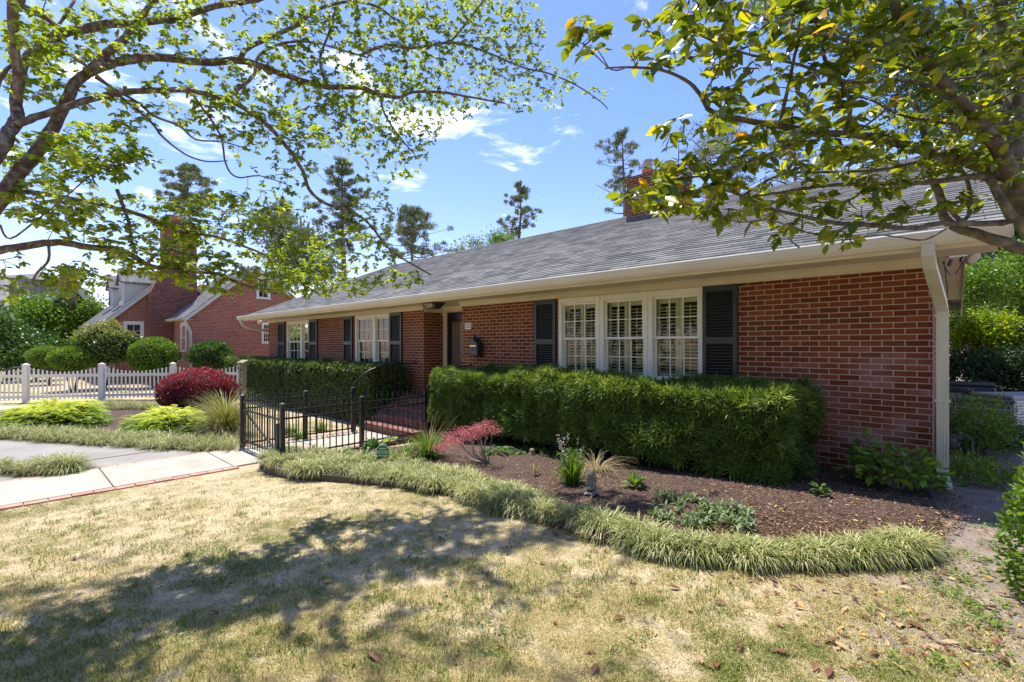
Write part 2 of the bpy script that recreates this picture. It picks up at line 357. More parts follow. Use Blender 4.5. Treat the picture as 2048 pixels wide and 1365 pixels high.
M['cream'] = noisy('cream_trim_paint', (.58, .53, .40), (.66, .61, .47), 3, .5, .04)
M['white'] = noisy('white_paint', (.74, .75, .74), (.82, .82, .80), 5, .4, .03)
M['winwhite'] = noisy('window_paint', (.72, .73, .66), (.80, .80, .72), 5, .4, .03)
M['gutter'] = noisy('gutter_enamel', (.58, .54, .44), (.66, .62, .51), 2, .3, .02)
M['downspout'] = noisy('downspout_paint', (.46, .46, .36), (.60, .59, .48), 4, .4, .05, (2, 2, .6))
M['greyspout'] = noisy('grey_downspout', (.50, .50, .46), (.60, .60, .55), 4, .4, .03)
M['vinyl'] = noisy('white_vinyl', (.78, .77, .73), (.85, .84, .80), 3, .4, .02)
M['shutter'] = noisy('charcoal_shutter_paint', (.017, .024, .027), (.026, .035, .038), 6, .38, .04)
M['plant_shutter'] = noisy('interior_shutter_paint', (.76, .73, .56), (.84, .80, .62), 3, .5, .02)
M['curtain'] = noisy('curtain_cloth', (.40, .40, .34), (.55, .54, .46), 4, .9, .1, (6, 6, .3))
M['dark'] = noisy('dark_interior', (.012, .012, .010), (.03, .028, .022), 2, .8, 0)
M['iron'] = noisy('black_iron', (.012, .013, .014), (.022, .023, .025), 20, .35, .05)
M['door'] = noisy('black_door', (.008, .012, .014), (.013, .018, .02), 10, .3, .02)
M['brass'] = noisy('brass', (.55, .36, .08), (.75, .52, .16), 10, .35, .02, metallic=.9)
M['edging'] = noisy('black_edging', (.035, .030, .022), (.065, .055, .042), 6, .6, .1)
M['concrete'] = noisy('path_concrete', (.33, .30, .255), (.40, .37, .325), 2.2, .85, .1, c3=(.44, .41, .36))
M['driveway'] = noisy('driveway_concrete', (.21, .195, .185), (.26, .245, .235), 1.6, .85, .1, c3=(.30, .285, .27))
M['joint'] = noisy('joint_dirt', (.10, .08, .06), (.16, .13, .10), 30, .9, .1)
M['stone'] = noisy('cast_stone', (.14, .12, .095), (.28, .245, .20), 35, .85, .3, c3=(.38, .34, .28))
M['wood'] = noisy('weathered_wood', (.15, .12, .09), (.27, .225, .175), 7, .8, .3, (4, 4, .5), c3=(.38, .335, .28))
M['bark'] = noisy('lichen_bark', (.07, .035, .025), (.17, .11, .085), 26, .85, .8, (1, 1, .8), dist=.012, c3=(.34, .35, .27))
M['bark_grey'] = noisy('grey_bark', (.05, .04, .028), (.13, .11, .08), 22, .85, .6, dist=.01, c3=(.25, .24, .17))
M['bark_far'] = noisy('pine_bark', (.10, .08, .065), (.17, .14, .115), 3, .9, .3)
M['lamp_metal'] = noisy('beige_lamp', (.45, .40, .32), (.52, .47, .38), 8, .45, .02)
M['grey_metal'] = noisy('grey_metal', (.34, .35, .36), (.42, .43, .44), 6, .45, .03)
M['dark_metal'] = noisy('dark_metal', (.06, .07, .08), (.10, .11, .12), 6, .45, .03)
M['signgreen'] = noisy('sign_green', (.008, .15, .05), (.015, .20, .07), 10, .4, 0)
M['signwhite'] = noisy('sign_white', (.70, .78, .70), (.8, .85, .8), 10, .4, 0)
M['tile'] = noisy('number_tile', (.72, .70, .62), (.8, .78, .7), 10, .25, 0)
M['ink'] = noisy('number_ink', (.01, .015, .015), (.02, .025, .025), 10, .3, 0)
M['clay'] = noisy('clay_flue', (.45, .14, .08), (.55, .20, .12), 8, .8, .05)
M['siding'] = noisy('dormer_siding', (.50, .52, .53), (.60, .62, .62), 4, .6, .03)
def glass(name, tint=(.03, .035, .035), refl=1.0):
    m, t, o = newmat(name); gl = t.nodes.new('ShaderNodeBsdfGlossy'); gl.inputs['Roughness'].default_value = .02; gl.inputs[0].default_value = (1, 1, 1, 1)
    tr = t.nodes.new('ShaderNodeBsdfTransparent'); tr.inputs[0].default_value = (.9, .93, .9, 1)
    fr = t.nodes.new('ShaderNodeFresnel'); fr.inputs[0].default_value = 1.5
    mu = t.nodes.new('ShaderNodeMath'); mu.operation = 'MULTIPLY'; mu.inputs[1].default_value = 1.1; mu.use_clamp = True; t.links.new(fr.outputs[0], mu.inputs[0])
    n = noise(t, objco(t), 3, 2); bp = bump(t, n, .05, .01); t.links.new(bp, gl.inputs['Normal'])
    mx = t.nodes.new('ShaderNodeMixShader'); t.links.new(mu.outputs[0], mx.inputs[0]); t.links.new(tr.outputs[0], mx.inputs[1]); t.links.new(gl.outputs[0], mx.inputs[2])
    t.links.new(mx.outputs[0], o.inputs[0]); return m
M['glass'] = glass('window_glass')
# foliage
M['left_leaf'] = leafmat('spring_leaves', [(0, (.11, .20, .025)), (.5, (.24, .36, .035)), (.85, (.42, .50, .05)), (1, (.62, .52, .07))], .56, .5, .3, (1.5, 1.35, .5))
M['camellia'] = leafmat('camellia_leaves', [(0, (.05, .10, .012)), (.45, (.13, .20, .018)), (.75, (.32, .38, .025)), (.94, (.52, .52, .035)), (1, (.75, .42, .02))], .50, .28, .6, (1.8, 1.5, .4))
M['podo'] = leafmat('yewpine_leaves', [(0, (.05, .10, .020)), (.5, (.14, .22, .035)), (.8, (.34, .42, .07)), (1, (.66, .64, .16))], .30, .5, .3)
M['box'] = leafmat('boxy_hedge_leaves', [(0, (.04, .08, .018)), (.5, (.11, .18, .035)), (.85, (.28, .34, .08)), (1, (.50, .46, .20))], .30, .4, .5)
M['yew'] = leafmat('golden_yew_leaves', [(0, (.03, .08, .008)), (.35, (.13, .24, .012)), (.7, (.42, .52, .018)), (1, (.68, .68, .04))], .3, .45, .3)
M['red'] = leafmat('maroon_leaves', [(0, (.035, .012, .014)), (.4, (.10, .016, .026)), (.8, (.38, .04, .07)), (1, (.55, .15, .14))], .3, .4, .4, (1.4, .8, .8))
M['pink'] = leafmat('rose_leaves', [(0, (.32, .09, .11)), (.6, (.60, .22, .25)), (1, (.75, .42, .40))], .3, .5, .3, (1.3, .9, .9))
M['liri'] = leafmat('liriope_blades', [(0, (.08, .105, .03)), (.4, (.20, .245, .065)), (.75, (.40, .43, .16)), (1, (.62, .55, .34))], .25, .5, .3, (1.1, 1.1, .8))
M['liri_brown'] = leafmat('liriope_brown', [(0, (.12, .09, .04)), (1, (.30, .24, .12))], .2, .6, .2)
M['grass'] = leafmat('lawn_blades', [(0, (.10, .15, .03)), (.35, (.24, .29, .06)), (.6, (.50, .43, .19)), (1, (.74, .61, .38))], .2, .6, .2, (1.1, 1.1, .8))
M['bright'] = leafmat('bright_green_leaves', [(0, (.06, .13, .015)), (.6, (.15, .27, .03)), (1, (.30, .40, .05))], .35, .45, .4)
M['green'] = leafmat('mid_green_leaves', [(0, (.025, .065, .015)), (.6, (.06, .14, .025)), (1, (.16, .27, .05))], .3, .4, .5)
M['deep'] = leafmat('deep_green_leaves', [(0, (.012, .03, .010)), (.6, (.03, .07, .018)), (1, (.08, .15, .03))], .25, .4, .5)
M['pine'] = leafmat('pine_needles', [(0, (.10, .135, .085)), (.6, (.18, .225, .14)), (1, (.30, .35, .22))], .2, .6, .2)
M['tan'] = leafmat('dry_blades', [(0, (.20, .15, .08)), (.6, (.38, .31, .18)), (1, (.55, .48, .32))], .2, .6, .2)
M['clump'] = leafmat('clump_blades', [(0, (.16, .18, .05)), (.6, (.33, .33, .11)), (1, (.50, .43, .22))], .25, .5, .3)
M['petal'] = leafmat('white_petals', [(0, (.62, .56, .58)), (1, (.80, .76, .78))], .3, .6, .2, (1, 1, 1))
M['deadleaf'] = leafmat('fallen_leaf_brown', [(0, (.12, .05, .025)), (.5, (.24, .12, .06)), (.8, (.46, .33, .20)), (1, (.60, .38, .04))], .15, .5, .3, (1.1, .9, .7))
M['chip'] = leafmat('mulch_chips', [(0, (.035, .018, .011)), (.5, (.12, .062, .036)), (.82, (.30, .185, .11)), (1, (.56, .42, .27))], .0, .85, .2)
M['core'] = noisy('shrub_interior', (.006, .010, .004), (.018, .026, .010), 12, .95, .3)  # near-black: shade between the inner leaves put into the colour
M['redcore'] = noisy('red_shrub_interior', (.012, .005, .006), (.03, .012, .012), 12, .95, .3)  # the same painted inner shade, for the maroon shrub
# ------------------------------------------------------------------ ground
def groundmat():
    m, t, o = newmat('lawn_ground'); lk = t.links; v = objco(t)
    big = noise(t, v, .9, 5); mid = noise(t, v, 6, 6, .7); fine = noise(t, v, 70, 4, .7)
    ad = t.nodes.new('ShaderNodeMath'); ad.operation = 'MULTIPLY_ADD'; lk.new(mid, ad.inputs[0]); ad.inputs[1].default_value = .8; lk.new(big, ad.inputs[2])
    r = ramp(t, [(.60, (.17, .17, .06)), (.78, (.36, .30, .15)), (.95, (.60, .48, .31))]); lk.new(ad.outputs[0], r.inputs[0])
    rf = ramp(t, [(.3, (.55, .55, .5)), (.7, (1.25, 1.2, 1.15))]); lk.new(fine, rf.inputs[0])
    c = mixc(t, 1., r.outputs[0], rf.outputs[0], 'MULTIPLY')
    # bare sandy soil beside the house corner
    g = t.nodes.new('ShaderNodeNewGeometry'); sp = t.nodes.new('ShaderNodeSeparateXYZ'); lk.new(g.outputs['Position'], sp.inputs[0])
    a = t.nodes.new('ShaderNodeMath'); a.operation = 'MULTIPLY_ADD'; lk.new(mid, a.inputs[0]); a.inputs[1].default_value = 1.6; lk.new(sp.outputs[0], a.inputs[2])
    y = t.nodes.new('ShaderNodeMath'); y.operation = 'MULTIPLY_ADD'; lk.new(sp.outputs[1], y.inputs[0]); y.inputs[1].default_value = .22; lk.new(a.outputs[0], y.inputs[2])
    k = t.nodes.new('ShaderNodeMapRange'); lk.new(y.outputs[0], k.inputs[0]); k.inputs[1].default_value = .85; k.inputs[2].default_value = 1.35
    soil = ramp(t, [(.3, (.17, .125, .10)), (.55, (.32, .255, .205)), (.75, (.42, .345, .285))]); lk.new(noise(t, v, 3.5, 8, .65), soil.inputs[0])
    sc = mixc(t, .7, soil.outputs[0], rf.outputs[0], 'MULTIPLY'); c = mixc(t, k.outputs[0], c, sc)
    p = t.nodes.new('ShaderNodeBsdfPrincipled'); lk.new(c, p.inputs['Base Color']); p.inputs['Roughness'].default_value = .95; p.inputs['Specular IOR Level'].default_value = .1
    lk.new(bump(t, fine, .8, .02), p.inputs['Normal']); lk.new(p.outputs[0], o.inputs[0]); return m
M['ground'] = groundmat()
M['mulch'] = noisy('mulch', (.022, .012, .009), (.075, .043, .032), 40, .95, .9, dist=.03, c3=(.17, .105, .078))
def struct(o): return tag(o, kind='structure')
xs = np.unique(np.concatenate([np.linspace(-400, -35, 8), np.linspace(-35, -8, 19), np.array([-7.4]), np.linspace(-7.2, -1.0, 32), np.linspace(-.9, 6, 24), np.linspace(8, 400, 8)]))
ys = np.unique(np.concatenate([np.linspace(-400, -6, 8), np.linspace(-5, 20, 60), np.linspace(24, 600, 10)]))
X, Y = np.meshgrid(xs, ys, indexing='ij'); Z = gzv(X, Y)
V = np.stack([X, Y, Z], -1).reshape(-1, 3); nx, ny = X.shape
I = np.arange(nx*ny).reshape(nx, ny); F = np.stack([I[:-1, :-1], I[1:, :-1], I[1:, 1:], I[:-1, 1:]], -1).reshape(-1, 4)
struct(np_mesh('ground', V, F, M['ground'], smooth=False))

def ribbon(name, A, B, h, mat, thick=None):
    mb = MB(); n = len(A)
    vs = [(*a[:2], gz(a[0])+h) for a in A]+[(*b[:2], gz(b[0])+h) for b in B]
    fs = [(i, i+1, n+i+1, n+i) for i in range(n-1)]
    mb.add(vs, fs); return obj(name, mb, mat)
# walkway straight out from the steps, with control joints
PX0, PX1 = -9.27, -7.92
mb = MB()
yj = [-14, -11.5, -9.0, -6.5, -4.0, -1.55, .95, 2.35, 3.8, 5.3]
for a, b in zip(yj[:-1], yj[1:]): mb.box(PX0, PX1, a+.008, b-.008, -.42, -.335)
pw = obj('path', mb, M['concrete'], bevel=.006); struct(pw)
mb = MB()
for x0, x1, s0, s1 in ((PX1+.004, PX1+.125, -14, 2.55), (PX0-.125, PX0-.004, -14, 5.3), (PX1+.004, PX1+.10, 2.9, 5.3)):
    y = s0
    while y < s1-.2:
        z = -.34+random.uniform(-.004, .004); mb.box(x0+random.uniform(0, .006), x1, y, y+.197, -.42, z); y += .205
M['edgebrick'] = noisy('edging_brick', (.30, .13, .10), (.44, .23, .18), 5, .9, .2, c3=(.50, .32, .26))
struct(obj('path_edging', mb, M['edgebrick'], bevel=.004))
# driveway
dpx = [(470, 907), (330, 900), (200, 893), (90, 888), (0, 880), (-160, 868)]
A = [G(*p) for p in dpx]; Bq = [Vector((PX0-.13, y, 0)) for y in (2.7, 1.9, 1.1, .3, -.6, -3.0)]
far = [G(-160, 868), G(-420, 890)]
ribbon('driveway', A, Bq, .006, M['driveway']).__setitem__('kind', 'structure')
ribbon('driveway_apron', [G(-160, 868), G(-300, 830), G(30, 812), G(70, 812)], [G(-100, 880), G(-40, 852), G(10, 848), G(75, 818)], .006, M['concrete'])['kind'] = 'structure'
# pale drive of the neighbour, beyond the picket fence
ribbon('neighbour_driveway', [G(-200, 806), G(0, 802), G(120, 799), G(250, 796), (-22.3, 6, 0)], [G(-200, 794), G(0, 792), G(120, 790.5), G(250, 789), (-23.6, 6.6, 0)], .008, M['concrete'])['kind'] = 'structure'
# little joint in the driveway
ribbon('driveway_joint', [G(150, 925), G(300, 904)], [G(150, 926.3), G(300, 905)], .010, M['joint'])['kind'] = 'structure'

# raised mulch bed: front curve (bottom line of the grass border) back to the house
front_px = [(528, 944), (560, 955), (600, 960), (660, 964), (720, 968), (790, 975), (850, 984), (910, 996), (960, 1010), (1010, 1030), (1060, 1052), (1110, 1073), (1160, 1086), (1220, 1102), (1290, 1122), (1360, 1133), (1430, 1140), (1500, 1145), (1600, 1146), (1700, 1142), (1790, 1135), (1850, 1122), (1893, 1096)]
FRONT = [G(*p) for p in front_px]
back_px = [(560, 903), (600, 902)]
nF = len(FRONT)
BEDH = lambda i: .13*(1-min(1, i/9.0))+.02
def bedback(i):
    t = i/(nF-1)
    xe = -7.42+t*(7.3); ye = 3.0 if i == 0 else min(6.82, 3.0+i*.75)
    return Vector((xe, ye, 0))
mb = MB(); rows = 10; vs = []
for i in range(nF):
    b = bedback(i)
    for j in range(rows+1):
        s = j/rows; p = FRONT[i].lerp(b, s); h = BEDH(i)+.05*math.sin(math.pi*min(1, s*1.2))*.8
        if j == 0: h -= .04
        vs.append((p.x, p.y, gz(p.x)+h+random.uniform(-.006, .006)))
fs = [(i*(rows+1)+j, (i+1)*(rows+1)+j, (i+1)*(rows+1)+j+1, i*(rows+1)+j+1) for i in range(nF-1) for j in range(rows)]
mb.add(vs, fs); bedo = obj('mulch_bed', mb, M['mulch'], smooth=True); struct(bedo)
def inbed(x, y):
    P = [(p.x, p.y) for p in FRONT]+[(.2, 5.9), (.0, 6.8), (-7.2, 6.8), (-7.45, 5.6), (-7.45, 3.0)]; c = False; j = len(P)-1
    for i in range(len(P)):
        if ((P[i][1] > y) != (P[j][1] > y)) and (x < (P[j][0]-P[i][0])*(y-P[i][1])/(P[j][1]-P[i][1]+1e-12)+P[i][0]): c = not c
        j = i
    return c
def bedz(x, y):
    """height of the bed under a point (nearest column)"""
    return gz(x)+.05+.10*max(0, min(1, (-x-3.5)/3.0))
def GB(px, py):
    v = pdir(px, py); d = -CAMZ/v.z
    for _ in range(30): d = (bedz(v.x*d, v.y*d)-CAMZ)/v.z
    return Vector((v.x*d, v.y*d, bedz(v.x*d, v.y*d)))
# mulch chips
def chips(name, pts, n, mat, sz=(.012, .035), wide=.3):
    """scatter of small flat chips around sample points"""
    P = np.array(pts); d = rdir(len(P)); d[:, 2] *= .25; up = rdir(len(P))*.5+np.array([0, 0, 1])
    Ln = RNG.uniform(*sz, len(P))*(.7+.6*RNG.random(len(P))); return leaves(name, P-d*Ln[:, None]*.5, d, up, Ln, Ln*wide, mat, shape=LEAF4)
pts = []
while len(pts) < 42000:
    px, py = RNG.uniform(850, 1960), RNG.uniform(870, 1110)
    p = GB(px, py)
    if inbed(p.x, p.y): pts.append((p.x, p.y, p.z+RNG.uniform(.0, .02)))
tag(chips('mulch_chips', pts, 0, M['chip']), kind='stuff')
# black edging strip along the left end of the bed
mb = MB(); e = FRONT[:7]; pre = [G(532, 925), G(528, 935)]
path = pre+e
for i in range(len(path)-1):
    a, b = path[i], path[i+1]; ha = .17*(1-i/(len(path)*1.15)); hb = .17*(1-(i+1)/(len(path)*1.15))
    n = (b-a).normalized().cross(Vector((0, 0, 1)))*.012
    za, zb = gz(a.x), gz(b.x)
    A0, B0 = Vector((a.x, a.y, za-.03)), Vector((b.x, b.y, zb-.03)); A1, B1 = Vector((a.x, a.y, za+ha)), Vector((b.x, b.y, zb+hb))
    mb.add([A0-n, B0-n, B1-n, A1-n, A0+n, B0+n, B1+n, A1+n], [(0, 1, 2, 3), (7, 6, 5, 4), (3, 2, 6, 7)])
tag(obj('garden_edging', mb, M['edging']), 'black plastic edging strip curving round the left end of the front bed', 'garden edging')

# island bed mulch (left)
ribbon('island_bed', [G(-60, 880), G(80, 872), G(200, 880), G(330, 890), G(470, 897)], [G(-40, 826), G(90, 812), G(200, 800), G(330, 800), G(475, 812)], .012, M['mulch'])['kind'] = 'structure'
ribbon('verge_bed', [G(-140, 935), G(-40, 952), G(60, 957), G(148, 946)], [G(-140, 915), G(-40, 921), G(60, 925), G(145, 922)], .012, M['mulch'])['kind'] = 'structure'

# ------------------------------------------------------------------ the brick house
WY = 6.8; HXR = -.08; HXL = -18.85; EY = 5.95; GZ = 2.56
def FX(px): return YP(px, 691, WY).x
house = thing('brick_house', 'long one storey red brick house with grey shingle roof and charcoal shutters', 'house', (-9.5, WY, -.4))
def wallgrid(mb, a0, a1, z0, z1, y, holes, th=.12, axis='x', out=-1):
    """front face with rectangular holes and reveals; axis x: wall spans x at y; axis y: wall spans y at x=y"""
    us = sorted(set([a0, a1]+[h[0] for h in holes]+[h[1] for h in holes])); zs = sorted(set([z0, z1]+[h[2] for h in holes]+[h[3] for h in holes]))
    P = (lambda u, z, d: (u, y-out*d, z)) if axis == 'x' else (lambda u, z, d: (y-out*d, u, z))
    for i in range(len(us)-1):
        for j in range(len(zs)-1):
            cu, cz = (us[i]+us[i+1])/2, (zs[j]+zs[j+1])/2
            if any(h[0] < cu < h[1] and h[2] < cz < h[3] for h in holes): continue
            mb.quad(P(us[i], zs[j], 0), P(us[i+1], zs[j], 0), P(us[i+1], zs[j+1], 0), P(us[i], zs[j+1], 0))
    for h in holes:
        u0, u1, w0, w1 = h[:4]
        for (p, q) in (((u0, w0), (u1, w0)), ((u1, w0), (u1, w1)), ((u1, w1), (u0, w1)), ((u0, w1), (u0, w0))):
            mb.quad(P(*p, 0), P(*q, 0), P(*q, th), P(*p, th))
SILL, HEAD = .95, 2.34
rx = (FX(848), FX(924))            # entrance recess
w1 = (FX(574), FX(634)); w2 = (FX(711), FX(790)); w3 = (FX(1117), FX(1409))
mb = MB()
wallgrid(mb, HXL, rx[0], -.7, 2.36, WY, [(*w1, SILL, HEAD), (*w2, SILL, HEAD)])
wallgrid(mb, rx[1], HXR, -.7, 2.36, WY, [(*w3, SILL, HEAD)])
RY = 7.42
mb.quad((rx[0], WY, -.7), (rx[0], RY, -.7), (rx[0], RY, 2.36), (rx[0], WY, 2.36))
mb.quad((rx[1], WY, -.7), (rx[1], RY, -.7), (rx[1], RY, 2.36), (rx[1], WY, 2.36))
BY = 18.2
mb.add([(HXR, WY, -.7), (HXR, BY, -.7), (HXR, BY, 2.5), (HXR, (WY+BY)/2, 4.95), (HXR, WY, 2.5)], [(0, 1, 2, 3, 4)])
mb.add([(HXL, WY, -.7), (HXL, BY, -.7), (HXL, BY, 2.5), (HXL, (WY+BY)/2, 4.95), (HXL, WY, 2.5)], [(0, 1, 2, 3, 4)])
mb.quad((HXL, BY, -.7), (HXR, BY, -.7), (HXR, BY, 2.5), (HXL, BY, 2.5))
obj('wall', mb, M['brick'], house)
mb = MB()  # dark inside behind the openings
for a in (w1, w2, w3): mb = MB(); mb.box(a[0]-.3, a[1]+.3, WY+1.9, WY+1.95, .5, 2.44); mb.box(a[0]-.3, a[0]-.25, WY+.13, WY+1.9, .5, 2.44); mb.box(a[1]+.25, a[1]+.3, WY+.13, WY+1.9, .5, 2.44); mb.box(a[0]-.3, a[1]+.3, WY+.13, WY+1.9, .45, .5); obj('room_interior', mb, M['dark'], house)

# roof: stepped shingle courses
RIDY, RIDZ = 12.52, 5.32; XL, XR = HXL-.5, .42
def roof_slope(name, y0, z0, y1, z1, xa, xb, mat, parent, base=None, axis='x', course=.14, th=.008, label=None):
    mb = MB(); Lr = math.hypot(y1-y0, z1-z0); n = max(2, int(Lr/course)); dy, dz = (y1-y0)/Lr, (z1-z0)/Lr; ny_, nz_ = -dz*(1 if dy > 0 else 1), abs(dy)
    nv = Vector((-dz*np.sign(dy)*np.sign(1), abs(dy)))
    P = (lambda x, a: (x, a[0], a[1])) if axis == 'x' else (lambda x, a: (a[0], x, a[1]))
    prof = []
    for i in range(n):
        s0, s1 = Lr*i/n, Lr*(i+1)/n
        prof.append((y0+dy*s0+nv[0]*th, z0+dz*s0+nv[1]*th)); prof.append((y0+dy*s1, z0+dz*s1))
    k = len(prof); vs = [P(xa, p) for p in prof]+[P(xb, p) for p in prof]
    mb.add(vs, [(i, i+1, k+i+1, k+i) for i in range(k-1)])
    # under side
    u = [(y0, z0-.03), (y1, z1-.03)]
    mb.quad(P(xa, u[0]), P(xb, u[0]), P(xb, u[1]), P(xa, u[1])); mb.quad(P(xa, (y0+nv[0]*th, z0+nv[1]*th)), P(xb, (y0+nv[0]*th, z0+nv[1]*th)), P(xb, u[0]), P(xa, u[0]))
    for x in (xa, xb): mb.quad(P(x, (y0, z0)), P(x, (y1, z1)), P(x, u[1]), P(x, u[0]))
    me = mesh_from(name, mb, mat, ORG[parent.name]); o = bpy.data.objects.new(name, me); _finish(o, parent, ORG[parent.name]); return o
roof = roof_slope('roof', EY, GZ-.02, RIDY, RIDZ, XL, XR, M['shingle'], house)
mb = MB(); mb.quad((XL, RIDY, RIDZ), (XR, RIDY, RIDZ), (XR, 2*RIDY-EY, GZ-.02), (XL, 2*RIDY-EY, GZ-.02)); 
mb.prism([(RIDY-.12, RIDZ-.04), (RIDY, RIDZ+.015), (RIDY+.12, RIDZ-.04), (RIDY, RIDZ-.02)], XL, XR)
obj('roof_back', mb, M['shingle'], house)
# soffit, frieze, fascia, gutter
mb = MB(); mb.box(XL+.02, XR-.02, EY+.02, WY+.03, 2.452, 2.472)

for xa_, xb_ in ((XL+.02, HXL-.003), (HXR+.003, XR-.02)):
    s_ = (RIDZ-GZ)/(RIDY-EY)
    for (ya_, yb_) in ((WY+.03, RIDY), (2*RIDY-WY-.03, RIDY)):
        za_ = GZ-.14+s_*(WY+.03-EY); zb_ = RIDZ-.14; mb.add([(xa_, ya_, za_), (xb_, ya_, za_), (xb_, yb_, zb_), (xa_, yb_, zb_)], [(0, 1, 2, 3)])
    mb.add([(xa_, WY+.03, 2.452), (xb_, WY+.03, 2.452), (xb_, WY+.03, 2.81), (xa_, WY+.03, 2.81)], [(0, 1, 2, 3)])
mb.box(rx[0]-.01, rx[1]+.01, WY+.03, RY+.2, 2.452, 2.472)
obj('soffit', mb, M['cream'], house)
mb = MB()
for a, b in ((HXL-.03, rx[0]+.03), (rx[1]-.03, HXR+.03)):
    mb.box(a, b, WY-.045, WY-.003, 2.342, 2.45); mb.prism([(WY-.045, 2.405), (WY-.09, 2.45), (WY-.045, 2.45)], a, b)
    mb.box(a+.002, b-.002, WY-.055, WY-.046, 2.345, 2.362)
mb.box(rx[0]+.003, rx[0]+.035, WY-.003, RY, 2.30, 2.45)
obj('frieze', mb, M['cream'], house, bevel=.003)
mb = MB(); mb.box(XL, XR, EY+.0, EY+.02, 2.40, 2.55)
for x in (XL, XR):
    s = 1 if x > -5 else -1
    for (ya, za, yb, zb) in ((EY, GZ-.09, RIDY, RIDZ-.07), (2*RIDY-EY, GZ-.09, RIDY, RIDZ-.07)):
        mb.add([(x-.02*s, ya, za-.12), (x-.02*s, yb, zb-.12), (x-.02*s, yb, zb+.02), (x-.02*s, ya, za+.02), (x+.003*s, ya, za-.12), (x+.003*s, yb, zb-.12), (x+.003*s, yb, zb+.02), (x+.003*s, ya, za+.02)],
               [(0, 1, 2, 3), (7, 6, 5, 4), (0, 4, 5, 1), (3, 2, 6, 7)])
obj('fascia', mb, M['cream'], house)
mb = MB(); gp = [(EY-.003, 2.555), (EY-.003, 2.44), (EY-.06, 2.435), (EY-.085, 2.47), (EY-.105, 2.52), (EY-.108, 2.552), (EY-.095, 2.565), (EY-.088, 2.55), (EY-.07, 2.49), (EY-.03, 2.46), (EY-.018, 2.555)]
mb.prism(gp, XL-.02, XR+.02); mb.box(XL-.03, XL-.021, EY-.10, EY-.003, 2.44, 2.55); mb.box(XR+.021, XR+.03, EY-.10, EY-.003, 2.44, 2.55)
gu = obj('gutter', mb, M['gutter'], house)
mb = MB(); mb.tube([(XL-.02, EY-.101, 2.562), (XR+.02, EY-.101, 2.562)], .0095, 8); obj('gutter_lit_edge', mb, M['white'], gu)  # white tube: sun on the gutter's top edge put into the colour
# windows -----------------------------------------------------------
def window(parent, x0, x1, z0, z1, y, shutters=False, cols=3, rows=2, cas=.07, curtain=False, mirror=None, wm='winwhite', axis='x', far=False, label=None):
    """double hung window in a wall facing -y (axis x) or facing +x (axis y, then y is the wall's x)"""
    if axis == 'x': T = lambda u, d, z: (u, y+d, z)
    else: T = lambda u, d, z: (y-d, u, z)
    def B(mb, u0, u1, d0, d1, a, b):
        p, q = T(u0, d0, a), T(u1, d1, b); mb.box(min(p[0], q[0]), max(p[0], q[0]), min(p[1], q[1]), max(p[1], q[1]), min(p[2], q[2]), max(p[2], q[2]))
    mb = MB(); B(mb, x0, x0+cas, -.02, .08, z0, z1); B(mb, x1-cas, x1, -.02, .08, z0, z1); B(mb, x0+cas, x1-cas, -.018, .08, z1-cas*1.2, z1); B(mb, x0-.02, x1+.02, -.045, .08, z0-.04, z0+.035)
    win = obj('window', mb, M[wm], parent, bevel=0 if far else .004, label=label)
    xi0, xi1, zi0, zi1 = x0+cas, x1-cas, z0+.035, z1-cas*1.2; zm = (zi0+zi1)/2
    for nm, a, b, d in (('upper_sash', zm-.02, zi1, .022), ('lower_sash', zi0, zm+.02, .055)):
        mb = MB(); s = .04; B(mb, xi0+.002, xi0+s, d, d+.03, a, b); B(mb, xi1-s, xi1-.002, d, d+.03, a, b); B(mb, xi0+s, xi1-s, d, d+.03, b-s, b); B(mb, xi0+s, xi1-s, d, d+.03, a, a+s)
        for k in range(1, cols):
            u = xi0+s+(xi1-xi0-2*s)*k/cols; B(mb, u-.009, u+.009, d+.004, d+.024, a+s, b-s)
        for k in range(1, rows):
            z = a+s+(b-a-2*s)*k/rows; B(mb, xi0+s, xi1-s, d+.002, d+.022, z-.008, z+.008)
        sa = obj(nm, mb, M[wm], win)
        mb = MB(); mb.quad(T(xi0+s, d+.014, a+s), T(xi1-s, d+.014, a+s), T(xi1-s, d+.014, b-s), T(xi0+s, d+.014, b-s)); 
        me = mesh_from('pane', mb, M['glass'], ORG[win.name]); p = bpy.data.objects.new('pane', me); _finish(p, win, ORG[win.name])
    if shutters:
        w = (xi1-xi0)/2
        for k in range(2):
            a, b = xi0+w*k+.004, xi0+w*(k+1)-.004; d = .135; mb = MB(); st = .05
            B(mb, a, a+st, d, d+.028, zi0, zi1); B(mb, b-st, b, d, d+.028, zi0, zi1); B(mb, a+st, b-st, d, d+.028, zi0, zi0+.09); B(mb, a+st, b-st, d, d+.028, zi1-.10, zi1)
            z = zi0+.115
            while z < zi1-.12:
                c = Vector(T((a+b)/2, d+.014, z)); h = (b-a)/2-st; tl = .25
                mb.obox(c, (h, 0, 0), (0, .028*math.cos(tl), .028*math.sin(tl)), (0, -.004*math.sin(tl), .004*math.cos(tl))); z += .052
            B(mb, (a+b)/2-.005, (a+b)/2+.005, d-.022, d-.012, zi0+.12, zi1-.14)
            obj('interior_shutter', mb, M['plant_shutter'], win)
    if curtain:
        mb = MB()
        for (a, b) in ((xi0-.02, xi0+.26), (xi1-.16, xi1+.02)):
            n = 24; pts = [(a+(b-a)*i/n, .30+.02*math.sin(i*1.9)) for i in range(n+1)]
            for i in range(n): mb.quad(T(pts[i][0], pts[i][1], zi0-.1), T(pts[i+1][0], pts[i+1][1], zi0-.1), T(pts[i+1][0], pts[i+1][1], zi1+.05), T(pts[i][0], pts[i][1], zi1+.05))
        obj('curtain', mb, M['curtain'], win)
    return win
